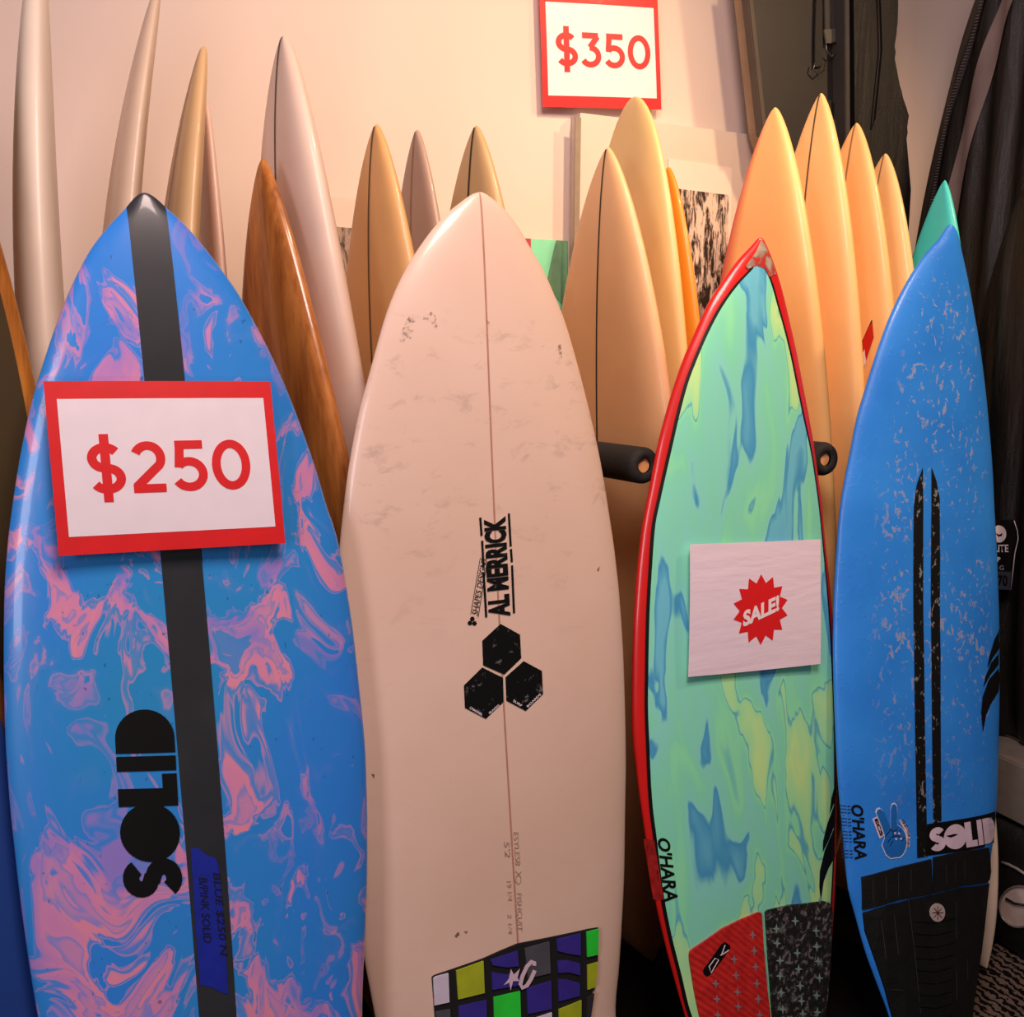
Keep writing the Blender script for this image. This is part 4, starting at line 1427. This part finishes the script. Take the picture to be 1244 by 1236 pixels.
def standing_bag(nose, y, dx, dy, W, label, seed, hexc, detail, th=0.12, fold=0.5, ripple=0.008, base=0.0):
    N = at_y(nose[0], nose[1], y)
    ey = Vector((1, 0, 0))
    T = Vector((N.x + dx, N.y + dy, base))
    ez = (N - T).normalized()
    ex = ey.cross(ez).normalized()
    ey = ez.cross(ex)
    L = (N - T).length
    m = Matrix((ex, ey, ez)).transposed().to_4x4()
    m.translation = T
    B = Board(L, th, 0.0, 0.0, dp=3.2, dq=0.5, up=0.5)

    def hw(a):
        d = (L - a) / (0.6 * L)
        f = (1 - (1 - max(d, 0)) ** 2) ** 0.62 if d <= 1 else 1 - 0.35 * ((d - 1) / 0.667) ** 2.4
        return W / 2 * f
    B.left = lambda a: -hw(a)
    B.right = hw
    rr = random.Random(seed)
    ph = [(rr.uniform(10, 16), rr.uniform(0, 6), rr.uniform(1.2, 2.4)) for _ in range(3)]
    B.ripple = lambda a, b, u: ripple * (1 - u * u) * sum(math.sin(k * 5.2 * b + p + q * a) for k, p, q in ph) if abs(u) < 1 else 0
    B.place(m)
    R = empty('board_bag', m, label, 'bag')
    body = B.build(fabric('black_nylon_%d' % seed, hexc, rough=0.36, fold=fold), R, 110, 32)
    body.name = 'bag_body'
    if not base:
        lift(R, body)
    if detail:
        offs = lambda o: (lambda a: -hw(a) + min(o, 2 * hw(a) * 0.9))
        tag(B.strip('edge_panel', offs(0.016), offs(0.048), 0.2, L - 0.04, fabric('olive_edge_panel', '#3d372f'), R, 0.003, 90, 4), 'dark olive edge panel')
        tag(B.strip('binding', offs(0.001), offs(0.020), 0.2, L - 0.02, fabric('tan_binding', '#8d735c'), R, 0.004, 90, 3), 'tan edge binding')
        z = B.strip('zipper', offs(0.050), offs(0.074), 0.2, L - 0.05, fabric('zip_tape', '#2d2a2c'), R, 0.003, 90, 3)
        tag(z, 'long dark zip with metal teeth')
        # teeth, one small bar each
        bm = bmesh.new()
        a = 0.9
        while a < L - 0.15:
            b = -hw(a) + 0.062
            c = B.p(a, b, 0.0045)
            box_bm(bm, (c.x - 0.0052, c.y - 0.002, c.z - 0.0016), (c.x + 0.0052, c.y + 0.002, c.z + 0.0016))
            a += 0.0075
        t = bm_obj('zip_teeth', bm, plain('zip_metal', '#8f8684', 0.35, metal=0.7), z)
        tag(t, kind='stuff')
        tag(B.strip('band', offs(0.125), offs(0.178), 0.2, L - 0.09, fabric('mauve_grey_band', '#7d6c68', rough=0.6), R, 0.003, 90, 4), 'mauve grey woven band')
    return B, R


standing_bag((1262, -150), 2.08, -0.06, 0.02, 0.66, 'black padded board bag with zip and mauve grey band, beside the hanging charcoal bag', 1, '#141312', True, th=0.12)
standing_bag((1302, 150), 1.76, 0.0, 0.0, 0.50, 'glossy black board bag resting on the carton behind the waxed blue board', 2, '#0f0f0f', False, th=0.09, ripple=0.011, base=0.50)


# ------------------------------------------------------------------ hang tag, low things at the right
def hang_tag():
    y = 1.77
    card = plain('tag_black', '#0a0a0b', 0.45)
    org = at_y(1215, 640, y)
    R = empty('hang_tag', Matrix.Translation(org), 'black hang tag with round white logo beside the waxed blue board', 'tag')

    def panel(name, pix, d, th, m):
        P = [at_y(a, b, y - d) - org for a, b in pix]
        bm = bmesh.new()
        f = bm.faces.new([bm.verts.new(p) for p in P])
        r = bmesh.ops.extrude_face_region(bm, geom=[f])
        for v in [g for g in r['geom'] if isinstance(g, bmesh.types.BMVert)]:
            v.co += Vector((0, th, 0))
        return bm_obj(name, bm, m, R)
    panel('card', [(1196, 632), (1232, 632), (1236, 650), (1231, 690), (1228, 718), (1196, 716)], 0, 0.003, card)
    panel('round_logo', [(1214 + 8.5 * math.cos(t * math.pi / 10), 649 + 10.5 * math.sin(t * math.pi / 10)) for t in range(20)], 0.001, 0.001, WHITE)
    panel('logo_mark', [(1210, 648), (1214, 650), (1218, 648), (1217, 651), (1213, 652)], 0.002, 0.001, card)
    panel('size_panel', [(1197, 694), (1228.5, 695), (1227, 717), (1197, 715)], 0.001, 0.001, plain('tag_grey', '#3a4150', 0.5))
    for s, q, m in (('LITE', [(1208, 671), (1225, 671), (1225, 662), (1208, 662)], WHITE), ('P', [(1211.5, 683), (1215.5, 683), (1215.5, 677), (1211.5, 677)], WHITE), ('G', [(1214, 693), (1219.5, 693), (1219.5, 687), (1214, 687)], plain('tag_text_grey', '#9a9aa0', 0.5)), ('70', [(1212, 712), (1224, 712), (1224, 699), (1212, 699)], BLACK)):
        P = [at_y(a, b, y - 0.0025) - org for a, b in q]
        bm = norm_bm(text_bm(s, 0.02))
        map_bm('lettering', bm, lambda x, yy, P=P: P[0] * (1 - x) * (1 - yy) + P[1] * x * (1 - yy) + P[2] * x * yy + P[3] * (1 - x) * yy, m, R)
    bm = bmesh.new()
    tube_bm(bm, [at_y(a, b, y - 0.006) - org for a, b in [(1232, 633), (1236, 645), (1237, 655), (1233, 672), (1231, 690), (1228, 717)]], 0.0011, 6)
    bm_obj('cord', bm, plain('tag_cord', '#b8b2aa', 0.5), R, True)


hang_tag()


def low_things():
    # rug
    bm = bmesh.new()
    rx = at_z(1180, 1236, 0.006).x
    box_bm(bm, (0, -0.75, 0), (1.4, 0.0, 0.006), 0.002)
    o = bm_obj('rug', bm, rug_mat())
    o.location = (rx, 1.70, 0)
    tag(o, 'black and beige patterned rug under the waxed blue board', 'rug')
    # small pale board standing on it
    P = Vector((2.01, 1.80, 0.62)) - CAM
    k = FPX / P.dot(FWD)
    rack_board((IW / 2 + P.dot(RGT) * k, IH / 2 - P.dot(UPV) * k), 1.80, -0.02, -0.07, 0.30, cream, 'short cream board whose lower rail shows beside the black tail pad', rn=-0.01, th=0.045, tail=0.8, q=0.6, base=0.006)
    # duffel with a clear round pocket
    Rm = Vector((2.20, 1.66, 0.006))
    R = empty('duffel_bag', Matrix.Translation(Rm), 'black duffel bag with a clear round pocket on the rug', 'bag')
    blk = fabric('black_duffel_nylon', '#0d0c0c', rough=0.5, fold=0.3)
    bm = bmesh.new()
    bmesh.ops.create_uvsphere(bm, u_segments=32, v_segments=20, radius=1)
    for v in bm.verts:
        c = v.co
        s = lambda t, e: math.copysign(abs(t) ** e, t)
        v.co = Vector((s(c.x, 0.4) * 0.11, s(c.y, 0.4) * 0.14, 0.17 + s(c.z, 0.4) * 0.17))
    bm_obj('bag_body', bm, blk, R, True)
    pk = plain('clear_pocket_pale', '#cdb9ae', 0.25, coat=0.6, nscale=25, var=0.3)
    rimm = plain('pocket_rim', '#8f8782', 0.3, metal=0.3)

    def on_front(px, py, d):
        return at_x(px, py, Rm.x - 0.11 - d) - Rm
    ring = [(1238 + 24 * math.cos(t), 1102 + 25 * math.sin(t)) for t in [2 * math.pi * k / 24 for k in range(24)]]
    bm = bmesh.new()
    fc = bm.faces.new([bm.verts.new(on_front(a, b, 0.001)) for a, b in ring])
    r = bmesh.ops.extrude_face_region(bm, geom=[fc])
    for v in [g for g in r['geom'] if isinstance(g, bmesh.types.BMVert)]:
        v.co += Vector((0.012, 0, 0))
    bm_obj('clear_pocket', bm, pk, R)
    bm = bmesh.new()
    tube_bm(bm, [on_front(a, b, 0.003) for a, b in ring + ring[:1]], 0.0025, 8)
    bm_obj('pocket_rim', bm, rimm, R, True)
    bm = bmesh.new()
    tube_bm(bm, [on_front(a, b, 0.004) for a, b in [(1222, 1092), (1232, 1098), (1244, 1100)]], 0.003, 8)
    bm_obj('pocket_strap', bm, blk, R, True)
    bm = bmesh.new()
    tube_bm(bm, [on_front(a, b, 0.003) for a, b in [(1217, 1048), (1226, 1051), (1236, 1056), (1248, 1064)]], 0.0035, 8)
    bm_obj('zip', bm, plain('zip_pale', '#8d8482', 0.5), R, True)
    # pale carton lying on it
    bm = bmesh.new()
    box_bm(bm, (-0.10, -0.14, 0), (0.10, 0.14, 0.145), 0.004)
    o = bm_obj('carton', bm, plain('carton_white', '#78716a', 0.6))
    o.location = (2.20, 1.70, 0.347)
    tag(o, 'pale cardboard carton lying on the black duffel bag', 'box')


low_things()
